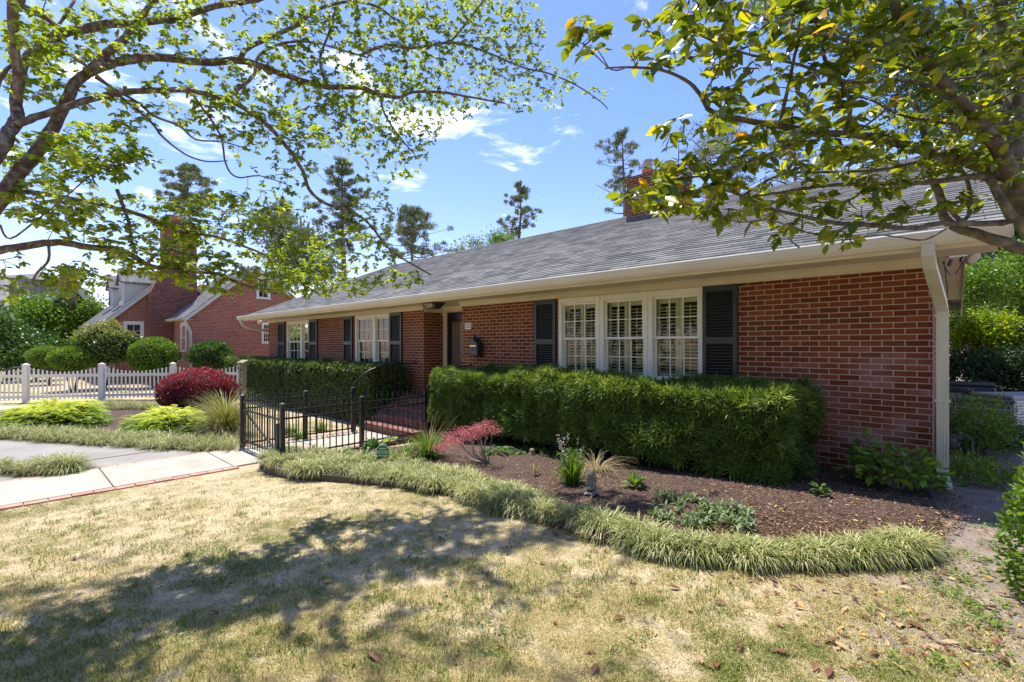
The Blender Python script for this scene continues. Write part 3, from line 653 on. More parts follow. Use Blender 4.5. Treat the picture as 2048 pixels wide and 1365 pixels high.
for a in (w1, w2):
    m_ = (a[0]+a[1])/2; window(house, a[0], m_-.002, SILL, HEAD, WY+.01, curtain=True); window(house, m_+.002, a[1], SILL, HEAD, WY+.01, curtain=True)
for k in range(3):
    a = w3[0]+(w3[1]-w3[0])*k/3; b = w3[0]+(w3[1]-w3[0])*(k+1)/3; window(house, a+.002, b-.002, SILL, HEAD, WY+.01, shutters=True, cas=.075)
def shutter(parent, x0, x1, z0, z1, y):
    mb = MB(); d0, d1 = y-.045, y-.008; s = .055; zm = z0+(z1-z0)*.46
    mb.box(x0, x0+s, d0, d1, z0, z1); mb.box(x1-s, x1, d0, d1, z0, z1)
    for a, b in ((z0, z0+.09), (zm-.045, zm+.045), (z1-.08, z1)): mb.box(x0+s, x1-s, d0+.001, d1, a, b)
    for a, b in ((z0+.09, zm-.045), (zm+.045, z1-.08)):
        z = a+.015
        while z < b-.01:
            mb.obox(((x0+x1)/2, (d0+d1)/2, z), ((x1-x0)/2-s, 0, 0), (0, .017, -.014), (0, .0025, .0033)); z += .043
    mb.box(x0+s, x1-s, d1-.004, d1-.001, z0+.09, z1-.08)
    obj('shutter', mb, M['shutter'], parent)
for a, b in ((557, 570.5), (620, 636), (688, 706), (781, 805), (1071, 1113), (1407, 1476)):
    shutter(house, FX(a), FX(b), .92, 2.335, WY)
# entrance: pilaster, header, door
mb = MB(); x0 = rx[0]+.003; mb.box(x0, x0+.15, RY-.05, RY, .30, 2.22); mb.box(x0-.002, x0+.17, RY-.07, RY, 2.22, 2.30); mb.box(x0, x0+.17, RY-.06, RY, .28, .42); mb.box(x0+.03, x0+.045, RY-.058, RY-.05, .5, 2.2); mb.box(x0+.10, x0+.115, RY-.058, RY-.05, .5, 2.2)
obj('pilaster', mb, M['cream'], house, bevel=.004)
mb = MB(); x1 = rx[1]-.003; mb.box(x1-.15, x1, RY-.05, RY, .28, 2.30)
obj('pilaster', mb, M['cream'], house, bevel=.004)
mb = MB(); mb.box(x0, x1, RY-.055, RY+.02, 2.302, 2.45)
for k in range(34): mb.box(x0+.02+k*.038, x0+.04+k*.038, RY-.075, RY-.055, 2.31, 2.33)
obj('door_header', mb, M['cream'], house)
mb = MB(); a, b = x0+.17, x1-.16; mb.box(a, b, RY-.02, RY+.03, .285, 2.30); mb.box(a, a+.10, RY-.045, RY-.02, .285, 2.30); mb.box(b-.10, b, RY-.045, RY-.02, .285, 2.30); mb.box(a+.1, b-.1, RY-.045, RY-.02, 2.12, 2.30); mb.box(a+.1, b-.1, RY-.045, RY-.02, .285, .60)
dr = obj('door', mb, M['door'], house, bevel=.004)
mb = MB(); mb.box(a+.16, b-.16, RY-.034, RY-.022, .66, 2.06); M['doorglass'] = noisy('door_glass', (.10, .095, .08), (.14, .13, .11), 2, .12, 0)
obj('door_glass', mb, M['doorglass'], dr)
mb = MB(); mb.tube([(b-.05, RY-.08, 1.2), (b-.05, RY-.08, 1.32)], .01, 8); mb.tube([(b-.05, RY-.045, 1.22), (b-.05, RY-.08, 1.22)], .007, 6); obj('handle', mb, M['brass'], dr)
# chimney with flashing, cap, flue
cx0, cx1, cy0, cy1, czb, ctop = -6.14, -4.73, 11.14, 11.95, 4.2, 5.93
mb = MB(); mb.box(cx0, cx1, cy0, cy1, czb, ctop); mb.box(cx0-.02, cx1+.02, cy0-.02, cy1+.02, ctop-.16, ctop-.08)
ch = obj('chimney', mb, M['brick'], roof)
mb = MB(); mb.box(cx0-.012, cx1+.012, cy0-.012, cy1+.012, 4.3, 4.86); M['lead'] = noisy('dark_flashing', (.05, .045, .045), (.10, .09, .09), 5, .5, .05); obj('flashing', mb, M['lead'], roof)
for xx in (cx0+.42, cx1-.42): mb = MB(); mb.box(xx-.13, xx+.13, cy0+.27, cy0+.53, ctop, ctop+.22); obj('clay_flue', mb, M['clay'], roof, bevel=.01)
mb = MB(); mb.lathe((cx0+.42, cy0+.40, ctop+.22), [(.10, 0), (.10, .1), (.12, .11), (.12, .13), (.09, .14), (.09, .20), (.13, .21), (.13, .24), (.02, .28)], 16); obj('flue_cap', mb, M['grey_metal'], roof)
# downspouts
def pipe(name, pts, w, d, mat, parent, n=4):
    mb = MB(); mb.tube(pts, [w*.7]*len(pts), n); return obj(name, mb, mat, parent, bevel=.006)
mb = MB()
def duct(mb, pts, w, dpt):
    """rectangular pipe, w along x, dpt along the perpendicular"""
    k = len(pts); o = []
    for i, p in enumerate(pts):
        p = Vector(p); t = (Vector(pts[min(i+1, k-1)])-Vector(pts[max(i-1, 0)])).normalized(); a = Vector((1, 0, 0)); b = t.cross(a).normalized()
        o.append([p+a*w/2*s1+b*dpt/2*s2 for s1, s2 in ((-1, -1), (1, -1), (1, 1), (-1, 1))])
    vs = [v for r_ in o for v in r_]; fs = []
    for i in range(k-1):
        for j in range(4): fs.append((4*i+j, 4*i+(j+1) % 4, 4*(i+1)+(j+1) % 4, 4*(i+1)+j))
    fs += [(0, 1, 2, 3), (4*k-4, 4*k-3, 4*k-2, 4*k-1)]; mb.add(vs, fs)
duct(mb, [(-.10, 5.90, 2.46), (-.10, 5.91, 2.36), (-.09, 6.0, 2.26), (-.015, 6.62, 1.95), (.0, 6.70, 1.85), (.0, 6.71, .25), (.0, 6.70, .14), (.02, 6.60, .05), (.03, 6.50, .0)], .10, .08)
for z in (1.80, .9): mb.box(-.062, .062, 6.66, 6.76, z, z+.03)
for s in (-.036, -.012, .012, .036): mb.box(s-.004, s+.004, 6.664, 6.672, .28, 1.8)
obj('downspout', mb, M['downspout'], house, bevel=.008)
mb = MB(); mb.tube([(-19.08, 5.90, 2.46), (-19.08, 5.91, 2.34), (-19.07, 5.98, 2.24), (-19.05, 6.15, 2.16), (-18.98, 6.9, 2.02), (-18.93, 7.05, 1.95), (-18.92, 7.08, 1.8), (-18.92, 7.08, -.3)], .055, 10)
obj('downspout', mb, M['downspout'], house, smooth=True)
# steps and landing
mb = MB(); sx0, sx1 = -9.45, -7.45; y = 5.30; z = -.36
M['step'] = M['brick_step']
for k in range(4):
    z1 = -.36+(k+1)*.158; xl = sx0+(.0 if k == 0 else .22)
    mb.box(xl, sx1, 5.30+k*.30, 7.45 if k == 3 else 6.9, z1-.158-.002, z1-.012); mb.box(xl-.01, sx1+.01, 5.28+k*.30, 5.30+(k+1)*.30+(.02 if k < 3 else 1.2), z1-.012, z1+.03)
steps = thing('front_steps', 'four worn red brick steps climbing to the recessed front door', 'steps', (-8.4, 5.4, -.36))
obj('tread', mb, M['brick_step'], steps, bevel=.008)
mb = MB(); mb.prism([(5.62, -.36), (5.62, -.10), (5.95, .10), (6.5, .34), (6.78, .36), (6.78, -.36)], sx0-.06, sx0+.205); obj('cheek_wall', mb, M['brick_step'], steps, bevel=.01)
# handrails
def handrail(x, label, ystart, flare=0):
    t = thing('iron_handrail', label, 'handrail', (x, ystart, -.3), 'wrought iron handrails at the front steps')
    zb = -.1; top = []
    pts = [(x, ystart, .62), (x, ystart+.12, .80), (x, ystart+.35, .95), (x, ystart+.65, 1.03), (x, ystart+.95, 1.06), (x, 6.62, 1.07), (x, 6.785, 1.07)]
    mb = MB(); mb.tube(pts, .016, 8); obj('rail', mb, M['iron'], t, smooth=True)
    mb = MB(); mb.tube([(x, ystart, -.34), (x, ystart, .66)], .018, 8); mb.lathe((x, ystart, .66), [(.012, 0), (.03, .02), (.03, .045), (.008, .075), (.002, .09)], 10); obj('post', mb, M['iron'], t)
    mb = MB(); mb.tube([(x, ystart+1.0, .1), (x, ystart+1.0, 1.05)], .016, 8); obj('post', mb, M['iron'], t)
    mb = MB(); n = 7
    for k in range(1, n):
        yy = ystart+(6.75-ystart)*k/n
        # rail height at yy
        for i in range(len(pts)-1):
            if pts[i][1] <= yy <= pts[i+1][1]:
                f = (yy-pts[i][1])/(pts[i+1][1]-pts[i][1]); zt = pts[i][2]*(1-f)+pts[i+1][2]*f
        mb.tube([(x, yy, max(-.36, -.42+(yy-5.1)*.52)), (x, yy, zt)], .008, 6)
    obj('baluster', mb, M['iron'], t)
handrail(-9.38, 'black iron handrail on the left side of the brick steps', 5.15)
handrail(-7.42, 'black iron handrail curving down into the hedge right of the door', 5.62)
# things on the wall
def textmesh(body, size, extr, mat, name, origin, xdir, zdir, parent, font=None, sx=1.0):
    c = bpy.data.curves.new(name, 'FONT'); c.body = body; c.size = size; c.extrude = extr; c.align_x = 'CENTER'; c.align_y = 'CENTER'; c.resolution_u = 3
    to = bpy.data.objects.new(name+'_curve', c); me = bpy.data.meshes.new_from_object(to); me.name = name; bpy.data.objects.remove(to)
    x, z = Vector(xdir).normalized(), Vector(zdir).normalized(); nn = x.cross(z)
    pb = ORG[parent.name]
    for v in me.vertices:
        p = Vector(origin)+x*(v.co.x*sx)+z*v.co.y+nn*v.co.z; v.co = p-pb
    me.materials.clear(); me.materials.append(mat); o = bpy.data.objects.new(name, me); _finish(o, parent, pb); return o
c = YP(937, 652.5, WY)
t = thing('house_number', 'white tile plaque with the house number 202 on the brick by the front door', 'house number', (c.x, WY, c.z))
mb = MB(); mb.box(c.x-.10, c.x+.10, WY-.02, WY-.003, c.z-.068, c.z+.068); obj('plaque', mb, M['tile'], t, bevel=.004)
textmesh('202', .135, .002, M['ink'], 'digits', (c.x, WY-.022, c.z), (1, 0, 0), (0, 0, 1), t)
# mailbox
c = YP(952, 697, WY-.08); x, z = c.x, c.z; Wm = .135
t = thing('wall_mailbox', 'ornate dark cast mailbox with brass slot on the brick wall', 'mailbox', (x, WY, z))
mb = MB(); y0 = WY-.17
mb.box(x-Wm, x+Wm, y0, WY-.004, z-.15, z+.08); mb.box(x-Wm-.015, x+Wm+.015, y0-.012, WY-.004, z-.165, z-.15)
obj('case', mb, M['shutter'], t, bevel=.008)
mb = MB(); prof = [(x-Wm-.02, z+.081), (x+Wm+.02, z+.081), (x+Wm-.01, z+.11), (x+.05, z+.16), (x+.025, z+.21), (x, z+.235), (x-.025, z+.21), (x-.05, z+.16), (x-Wm+.01, z+.11)]
mb.prism(prof, y0-.02, WY-.004, 'y'); mb.lathe((x, y0+.06, z+.225), [(.012, 0), (.028, .02), (.028, .045), (.01, .07), (.002, .085)], 10); obj('lid', mb, M['shutter'], t, bevel=.006)
mb = MB(); mb.box(x-.10, x+.09, y0-.008, y0-.001, z+.035, z+.068); obj('slot_plate', mb, M['brass'], t, bevel=.003)
mb = MB(); mb.box(x-.112, x+.102, y0-.007, y0-.0005, z-.135, z+.015)
for k in range(26):
    a = random.uniform(x-.10, x+.09); b = random.uniform(z-.12, z+.0); mb.tube([(a, y0-.004, b), (a+random.uniform(-.035, .035), y0-.012, b+random.uniform(-.03, .03))], random.uniform(.004, .009), 6)
obj('relief', mb, M['dark_metal'], t)
# ceiling lantern at the entrance
lx, ly, lz = -8.33, 6.45, 2.451
t = thing('porch_lantern', 'black flush ceiling lantern with clear panes under the entrance soffit', 'lantern', (lx, ly, lz))
mb = MB(); mb.box(lx-.19, lx+.19, ly-.19, ly+.19, lz-.022, lz); mb.box(lx-.115, lx+.115, ly-.115, ly+.115, lz-.14, lz-.127)
for sx in (-1, 1):
    for sy in (-1, 1): mb.bar((lx+sx*.178, ly+sy*.178, lz-.022), (lx+sx*.108, ly+sy*.108, lz-.13), .014, .014)
obj('frame', mb, M['iron'], t)
mb = MB(); a = .172; b = .106; za, zb_ = lz-.024, lz-.126
for (p, q) in (((-1, -1), (1, -1)), ((1, -1), (1, 1)), ((1, 1), (-1, 1)), ((-1, 1), (-1, -1))):
    mb.quad((lx+p[0]*a, ly+p[1]*a, za), (lx+q[0]*a, ly+q[1]*a, za), (lx+q[0]*b, ly+q[1]*b, zb_), (lx+p[0]*b, ly+p[1]*b, zb_))
obj('pane', mb, M['glass'], t)
mb = MB(); mb.lathe((lx, ly, lz-.10), [(.0, 0), (.028, .02), (.03, .04), (.012, .065), (.012, .078)], 10); obj('bulb', mb, M['tile'], t, smooth=True)
# floodlights
def flood(c, d, label, s=1.0, cable=True):
    c = Vector(c); d = Vector(d).normalized(); t = thing('floodlight', label, 'floodlight', c, 'floodlights under the eaves')
    mb = MB(); u = d.orthogonal().normalized()
    mb.tube([c-d*.14*s, c-d*.12*s, c-d*.05*s, c+d*.02*s, c+d*.05*s], [.035*s, .05*s, .06*s, .095*s, .10*s], 16); obj('housing', mb, M['lamp_metal'], t, smooth=True)
    mb = MB(); mb.tube([c+d*.051*s, c+d*.062*s, c+d*.07*s], [.094*s, .07*s, .02*s], 16); obj('lens', mb, M['brass'] if s < .8 else M['lamp_metal'], t, smooth=True)
    return t
fc = Vector((.27, 7.35, 2.28)); t = flood(D(1940, 514, 5.6), (.55, -.45, -.55), 'beige floodlight on a bracket under the right eave beside the downspout', .85)
fc = D(1946, 516, 5.6)
mb = MB(); mb.bar(D(1893, 512, 5.35), D(1930, 508, 5.5), .05, .06); mb.tube([D(1893, 512, 5.35), D(1893, 470, 5.35)], .02, 8); obj('bracket', mb, M['lamp_metal'], t, bevel=.005)
mb = MB(); mb.tube([D(1885, 524, 5.35), D(1893, 540, 5.35), D(1900, 551, 5.38), D(1911, 549, 5.42), D(1920, 535, 5.46), D(1926, 520, 5.5)], .006, 6); mb.tube([D(1888, 522, 5.35), D(1895, 580, 5.36), D(1893, 614, 5.36)], .006, 6); mb.bar(D(1898, 532, 5.38), D(1903, 520, 5.38), .025, .025); mb.bar(D(1921, 522, 5.46), D(1926, 515, 5.48), .025, .025)
obj('cable', mb, M['iron'], t)
t = flood(D(519, 645, 18.3), (.4, -.7, -.4), 'small brass floodlight under the far left eave corner', .75)
mb = MB(); mb.bar(D(510, 640, 18.3), D(510, 630, 18.3), .05, .05); obj('bracket', mb, M['lamp_metal'], t)
# glazed ornament standing inside the second window
mb = MB(); hp = YP(768, 706, WY+.22)
for k in range(11):
    a = random.uniform(-.3, 1.4); L_ = random.uniform(.10, .24); mb.tube([hp+Vector((.02*k-.1, 0, -.10)), hp+Vector((.02*k-.1+math.cos(a)*L_*.5, 0, -.1+math.sin(a)*L_)), hp+Vector((.02*k-.1+math.cos(a)*L_, .0, -.12+math.sin(a)*L_*1.3))], [.02, .016, .003], 6)
mb.lathe(hp+Vector((0, 0, -.34)), [(.05, 0), (.07, .1), (.03, .2), (.02, .26)], 12)
tag(obj('window_ornament', mb, M['white']), 'white plumed ornament behind the glass of the second window from the left', 'ornament')

# ------------------------------------------------------------------ black iron fence and gate
def finial(mb, x, y, z, s=1):
    mb.lathe((x, y, z), [(.009*s, 0), (.009*s, .01), (.016*s, .018), (.016*s, .026), (.007*s, .034), (.012*s, .045), (.001, .085)], 6)
def fence_run(label, pts, zt, zb, post_at, gate=False, cat='fence'):
    (xa, ya), (xb, yb) = pts; L_ = math.hypot(xb-xa, yb-ya); ux, uy = (xb-xa)/L_, (yb-ya)/L_
    t = thing('iron_gate' if gate else 'iron_fence', label, 'gate' if gate else 'fence', (xa, ya, zb))
    for s in post_at:
        x, y = xa+ux*s, ya+uy*s; w = .034; mb = MB(); b = gz(x)-.05
        mb.box(x-w, x+w, y-w, y+w, b, zt+.06); mb.box(x-w-.006, x+w+.006, y-w-.006, y+w+.006, zt+.06, zt+.075)
        mb.add([(x-w, y-w, zt+.075), (x+w, y-w, zt+.075), (x+w, y+w, zt+.075), (x-w, y+w, zt+.075), (x, y, zt+.095)], [(0, 1, 4), (1, 2, 4), (2, 3, 4), (3, 0, 4)])
        obj('post', mb, M['iron'], t, bevel=.003)
    mb = MB()
    for z in ((zt-.03, zt-.16, zb+.09) if not gate else (zt-.03, zt-.18, zb+.12)): mb.bar((xa, ya, z), (xb, yb, z), .03, .026)
    if gate: mb.bar((xa+ux*.06, ya+uy*.06, zt-.20), (xb-ux*.06, yb-uy*.06, zb+.12), .022, .03)
    obj('rail', mb, M['iron'], t)
    mb = MB(); s = .10
    while s < L_-.05:
        if not any(abs(s-q) < .05 for q in post_at):
            x, y = xa+ux*s, ya+uy*s; zz = gz(x)+.06 if not gate else zb+.02
            mb.box(x-.008, x+.008, y-.008, y+.008, zz, zt+.06); finial(mb, x, y, zt+.06, 1.1)
        s += .112
    obj('picket', mb, M['iron'], t)
    if gate:
        mb = MB(); mb.box(xa-.085, xa-.04, ya-.03, ya+.03, zt-.22, zt+.08); obj('latch', mb, M['iron'], t, bevel=.006)
        mb = MB(); mb.box(xb-.045, xb-.015, yb-.05, yb+.05, zb+.2, zb+.6); obj('hinge', mb, M['dark_metal'], t)
    return t
ZT = .52
fence_run('low black iron gate with a diagonal brace across the walkway', ((-9.22, 2.90), (-7.58, 2.90)), ZT, -.32, [], True)
fence_run('black iron fence run on the far side of the walkway toward the left hedge', ((-9.30, 2.90), (-9.26, 5.05)), ZT, -.36, [0, 1.13, 2.13])
fence_run('black iron fence run on the near side of the walkway ending at the right hedge', ((-7.50, 2.90), (-7.56, 5.66)), ZT, -.30, [0, 1.36, 2.76])
# raised kerb under the near run
mb = MB(); mb.box(-7.60, -7.50, 2.6, 5.7, -.42, -.285); tag(obj('bed_kerb', mb, M['edging'], bevel=.008), 'low dark kerb board under the near iron fence run', 'kerb')

# ------------------------------------------------------------------ white picket fence
fp = [(-22.55, -1.55), None]
A0 = G(52, 806); A1 = G(346, 799); dr_ = (A1-A0); dr_.z = 0; seg = dr_.length/2; u = dr_.normalized()
pf = thing('picket_fence', 'white vinyl picket fence with scalloped panels beyond the island bed', 'fence', (A0.x, A0.y, -.36))
nx_ = Vector((u.y, -u.x, 0))
def pk_post(p):
    mb = MB(); w = .065; mb.obox(Vector((p.x, p.y, .22)), u*w, nx_*w, Vector((0, 0, .62)))
    z = .84; q = Vector((p.x, p.y, z+.02)); mb.obox(q, u*(w+.015), nx_*(w+.015), Vector((0, 0, .02)))
    c4 = [q+u*w*a+nx_*w*b+Vector((0, 0, .02)) for a, b in ((-1, -1), (1, -1), (1, 1), (-1, 1))]+[q+Vector((0, 0, .06))]; mb.add(c4, [(0, 1, 4), (1, 2, 4), (2, 3, 4), (3, 0, 4)])
    obj('post', mb, M['vinyl'], pf)
def pk_panel(p, q):
    mb = MB(); Lp = (q-p).length; 
    for z in (.50, -.17): mb.bar(Vector((p.x, p.y, z)), Vector((q.x, q.y, z)), .04, .09)
    n = 17
    for k in range(n):
        s = (k+.75)/(n+.5); c = p.lerp(q, s); h = .78-.17*math.sin(math.pi*s)
        mb.obox(Vector((c.x, c.y, (h-.27)/2)), u*.021, nx_*.012, Vector((0, 0, (h+.27)/2)))
        t_ = Vector((c.x, c.y, h)); mb.add([t_-u*.021-nx_*.012, t_+u*.021-nx_*.012, t_+u*.021+nx_*.012, t_-u*.021+nx_*.012, t_+Vector((0, 0, .03))], [(0, 1, 4), (1, 2, 4), (2, 3, 4), (3, 0, 4)])
    obj('picket_panel', mb, M['vinyl'], pf)
P_ = [A0+u*seg*k for k in (-3, -2, -1, 0, 1, 2, 3, 4)]
for k, p in enumerate(P_):
    pk_post(p)
    if k < len(P_)-1: pk_panel(p, P_[k+1])
# ------------------------------------------------------------------ neighbouring brick house
XW, XM = -25.9, -29.9
nb = thing('neighbour_house', 'red brick cottage with big stepped chimney, dormers and grey roof beyond the picket fence', 'house', (-30, 8, -.36))
# main block: gable wall on plane XM facing +x
fy = XP(227, 640, XM).y; apex = XP(353, 541, XM); ez = XP(227, 632, XM).z
ry_, rz_ = apex.y, apex.z; by = 2*ry_-fy
mwin = (XP(247, 690, XM).y, XP(288, 690, XM).y, XP(268, 705, XM).z, XP(268, 643, XM).z)
mb = MB(); wallgrid(mb, fy, by, -.6, ez, XM, [mwin], axis='y', out=1)
mb.add([(XM, fy, ez), (XM, by, ez), (XM, ry_, rz_-.12)], [(0, 1, 2)])
XB = -40.5
mb.quad((XM, fy, -.6), (XB, fy, -.6), (XB, fy, ez), (XM, fy, ez)); mb.quad((XM, by, -.6), (XB, by, -.6), (XB, by, ez), (XM, by, ez))
# wing: gable on plane XW
wy0 = XP(382, 640, XW).y; wa = XP(509, 535, XW); wz = XP(382, 628, XW).z; wy1 = 2*wa.y-wy0+.6
uw = (XP(513, 570, XW).y, XP(541, 570, XW).y, XP(527, 597, XW).z, XP(527, 553, XW).z)
lw = (XP(523.5, 660, XW).y, XP(545, 660, XW).y, XP(530, 686, XW).z, XP(530, 645, XW).z)
zsp = uw[2]-.25
mb2 = MB(); wallgrid(mb2, wy0, wy1, -.6, wz, XW, [lw], axis='y', out=1)
# upper triangular part built as strips round the window
def tri_strip(mb, y0, z0, ya, za, y1, X, hole, n=60):
    for i in range(n):
        a, b = y0+(y1-y0)*i/n, y0+(y1-y0)*(i+1)/n
        top = lambda y: z0+(za-z0)*(1-abs(y-ya)/((ya-y0) if y < ya else (y1-ya)))
        c = (a+b)/2
        if hole and hole[0] < c < hole[1]:
            mb.quad((X, a, z0), (X, b, z0), (X, b, hole[2]), (X, a, hole[2]))
            mb.quad((X, a, hole[3]), (X, b, hole[3]), (X, b, max(hole[3], top(b))), (X, a, max(hole[3], top(a))))
        else: mb.quad((X, a, z0), (X, b, z0), (X, b, top(b)), (X, a, top(a)))
tri_strip(mb2, wy0, wz, wa.y, wa.z-.1, wy1, XW, uw)
mb2.quad((XW, wy0, -.6), (XM-2, wy0, -.6), (XM-2, wy0, wz), (XW, wy0, wz)); mb2.quad((XW, wy1, -.6), (XM-2, wy1, -.6), (XM-2, wy1, wz), (XW, wy1, wz))
obj('wall', mb, M['brick_far'], nb); obj('wing_wall', mb2, M['brick_far'], nb)
def gable_roof(parent, y0, z0, ya, za, y1, z1, x0, x1, oh, mat, nm='roof', trim=M['greyspout'], th=.14):
    sl = (za-z0)/(ya-y0); y0e, z0e = y0-oh, z0-oh*sl; sr = (za-z1)/(y1-ya); y1e, z1e = y1+oh, z1-oh*sr
    a = roof_slope(nm, y0e, z0e+.1, ya, za+.1, x0, x1, mat, parent, course=.16, th=.012); b = roof_slope(nm, y1e, z1e+.1, ya, za+.1, x0, x1, mat, parent, course=.16, th=.012)
    mb = MB()
    for x in (x1,):
        for (p, q) in (((y0e, z0e), (ya, za)), ((y1e, z1e), (ya, za))):
            mb.add([(x-.05, p[0], p[1]-th), (x+.02, p[0], p[1]-th), (x+.02, q[0], q[1]-th), (x-.05, q[0], q[1]-th), (x-.05, p[0], p[1]+.07), (x+.02, p[0], p[1]+.07), (x+.02, q[0], q[1]+.07), (x-.05, q[0], q[1]+.07)],
                   [(0, 1, 2, 3), (4, 7, 6, 5), (1, 5, 6, 2), (0, 3, 7, 4), (0, 4, 5, 1)])
    obj('rake_board', mb, trim, parent)
    mb = MB(); mb.prism([(y0e-.10, z0e+.10), (y0e-.08, z0e-.0), (y0e+.0, z0e-.02), (y0e+.0, z0e+.09)], x0, x1); mb.box(x0, x1, y0e, y0+.02, z0e-.03, z0e-.01)
    obj('gutter', mb, trim, parent); return a
gable_roof(nb, fy, ez, ry_, rz_, by, ez, XB-.2, XM+.22, .35, M['shingle_far'])
gable_roof(nb, wy0, wz, wa.y, wa.z, wy1, wz, XM-2, XW+.2, .28, M['shingle_far'])
for (a_, b_, c_, d_), X_ in ((mwin, XM), (uw, XW), (lw, XW)): mb = MB(); mb.box(X_-.9, X_-.14, a_-.2, b_+.2, c_-.2, d_+.2); obj('room_interior', mb, M['dark'], nb)
window(nb, *mwin, XM, axis='y', cols=2, rows=2, wm='white', far=True, cas=.11)
window(nb, *uw, XW, axis='y', cols=2, rows=1, wm='white', far=True, cas=.10)
window(nb, *lw, XW, axis='y', cols=3, rows=2, wm='white', far=True, cas=.08)
mb = MB(); a = XP(300, 700, XW)  # window on the short wing side, seen at a slant
window(nb, YP(363, 680, wy0).x, YP(374, 680, wy0).x, YP(368, 702, wy0).z, YP(368, 645, wy0).z, wy0-.03, cols=1, rows=1, wm='white', far=True, cas=.12)
# chimney with a sloped shoulder
c0, c1 = XP(320, 500, XM).y, XP(386, 500, XM).y; b0, b1 = XP(294, 600, XM).y, XP(347, 600, XM).y+.9; ct = XP(350, 447, XM).z
sh1 = XP(295, 588, XM).z; sh2 = XP(330, 545, XM).z
mb = MB(); mb.prism([(b0, -.6), (b1, -.6), (b1, sh1+.1), (c1, sh2), (c1, ct), (c0, ct), (c0, sh2), (b0, sh1)], XM+.003, XM+.75)
mb.box(XM-.03, XM+.79, c0-.05, c1+.05, ct-.35, ct-.2); obj('chimney', mb, M['brick_stain'], nb)
mb = MB(); mb.box(XM+.15, XM+.6, c0+.3, c0+.8, ct, ct+.3); obj('clay_flue', mb, M['clay'], nb)
# downspouts
mb = MB(); q = Vector((XM+.15, fy-.35, ez-.2)); mb.tube([q, q+Vector((0, .0, -.15)), q+Vector((-.05, .35, -.75)), q+Vector((-.05, .36, -2.9))], .06, 8); obj('downspout', mb, M['greyspout'], nb, smooth=True)
mb = MB(); q = Vector((XW+.08, wy0-.25, wz-.2)); mb.tube([q, q+Vector((0, .0, -.15)), q+Vector((.0, .22, -.65)), q+Vector((.0, .23, -3.1))], .06, 8); obj('downspout', mb, M['greyspout'], nb, smooth=True)
# dormers on the front slope
sl = (rz_-ez)/(ry_-fy)
def dormer(px_face, pyt, pyb, xc, wd, hh):
    yb = fy+.55; zb = ez+(yb-fy)*sl+.1; w = wd/2; zt = zb+hh; yend = ry_-.05
    mb = MB()
    mb.add([(xc-w, yb, zb-.2), (xc+w, yb, zb-.2), (xc+w, yb, zt), (xc, yb, zt+w*.9), (xc-w, yb, zt)], [(0, 1, 2, 3, 4)])
    for s in (-1, 1): mb.quad((xc+s*w, yb, zb-.2), (xc+s*w, yend+1, zb-.2), (xc+s*w, yend+1, zt), (xc+s*w, yb, zt))
    for k in range(6): mb.box(xc+w-.002, xc+w+.012, yb, yend+.8, zb+.03+k*hh/6, zb+.05+k*hh/6)
    d = obj('dormer', mb, M['siding'], nb)
    mb = MB()
    for s in (-1, 1): mb.add([(xc, yb-.15, zt+w*.9+.1), (xc, yend+1, zt+w*.9+.1), (xc+s*(w+.15), yend+1, zt-.05), (xc+s*(w+.15), yb-.15, zt-.05), (xc, yb-.15, zt+w*.9), (xc, yend+1, zt+w*.9), (xc+s*(w+.15), yend+1, zt-.14), (xc+s*(w+.15), yb-.15, zt-.14)],
                              [(0, 1, 2, 3), (7, 6, 5, 4), (0, 3, 7, 4), (2, 6, 7, 3)])
    obj('dormer_roof', mb, M['shingle_far'], d)
    mb = MB(); a = w*.62; mb.box(xc-a, xc+a, yb-.05, yb-.01, zb+.15, zt-.02); obj('dormer_window', mb, M['white'], d)
    mb = MB(); mb.box(xc-a+.07, xc-.03, yb-.06, yb-.052, zb+.22, zt-.09); mb.box(xc+.03, xc+a-.07, yb-.06, yb-.052, zb+.22, zt-.09); obj('pane', mb, M['door'], d)
dormer(0, 0, 0, XM-1.9, 1.35, 1.25); dormer(0, 0, 0, XM-5.6, 1.35, 1.25)
# front porch bits: column, front window
mb = MB(); mb.box(XM-1.6, XM-1.35, fy-.10, fy-.003, -.3, ez-.25); mb.box(XM-2.4, XM-1.2, fy-.14, fy-.11, .95, 1.05); obj('porch_trim', mb, M['white'], nb)
mb = MB(); p = XP(469, 605, XW+.02); mb.lathe(p, [(.05, 0), (.07, .05), (.02, .1)], 8); obj('wall_light', mb, M['grey_metal'], nb)

# ------------------------------------------------------------------ houses farther away
fh = thing('gabled_house', 'distant brick house with a tall orange brick chimney between white gable boards', 'house', D(140, 740, 40)*1.0)
FXP = -44.0
gy0, gy1 = XP(92, 620, FXP).y, XP(196, 620, FXP).y; gz0 = XP(92, 606, FXP).z; ga = XP(138, 556, FXP); 
mb = MB(); mb.add([(FXP, gy0, -.5), (FXP, gy1, -.5), (FXP, gy1, gz0), (FXP, ga.y, ga.z), (FXP, gy0, gz0)], [(0, 1, 2, 3, 4)])
for y in (gy0, gy1): mb.quad((FXP, y, -.5), (FXP-9, y, -.5), (FXP-9, y, gz0), (FXP, y, gz0))
obj('wall', mb, M['brick_far'], fh)
gable_roof(fh, gy0, gz0, ga.y, ga.z, gy1, gz0, FXP-12, FXP+.3, .5, M['shingle_far'], trim=M['white'], th=.55)
cy0_, cy1_ = XP(120, 560, FXP+.5).y, XP(148, 560, FXP+.5).y; mb = MB(); mb.box(FXP+.0, FXP+1.0, cy0_, cy1_+.15, -.5, XP(130, 538, FXP+.5).z); mb.box(FXP-.1, FXP+1.1, cy0_-.08, cy1_+.23, XP(130, 541, FXP+.5).z, XP(130, 538, FXP+.5).z+.05); obj('chimney', mb, M['brick_orange'], fh)
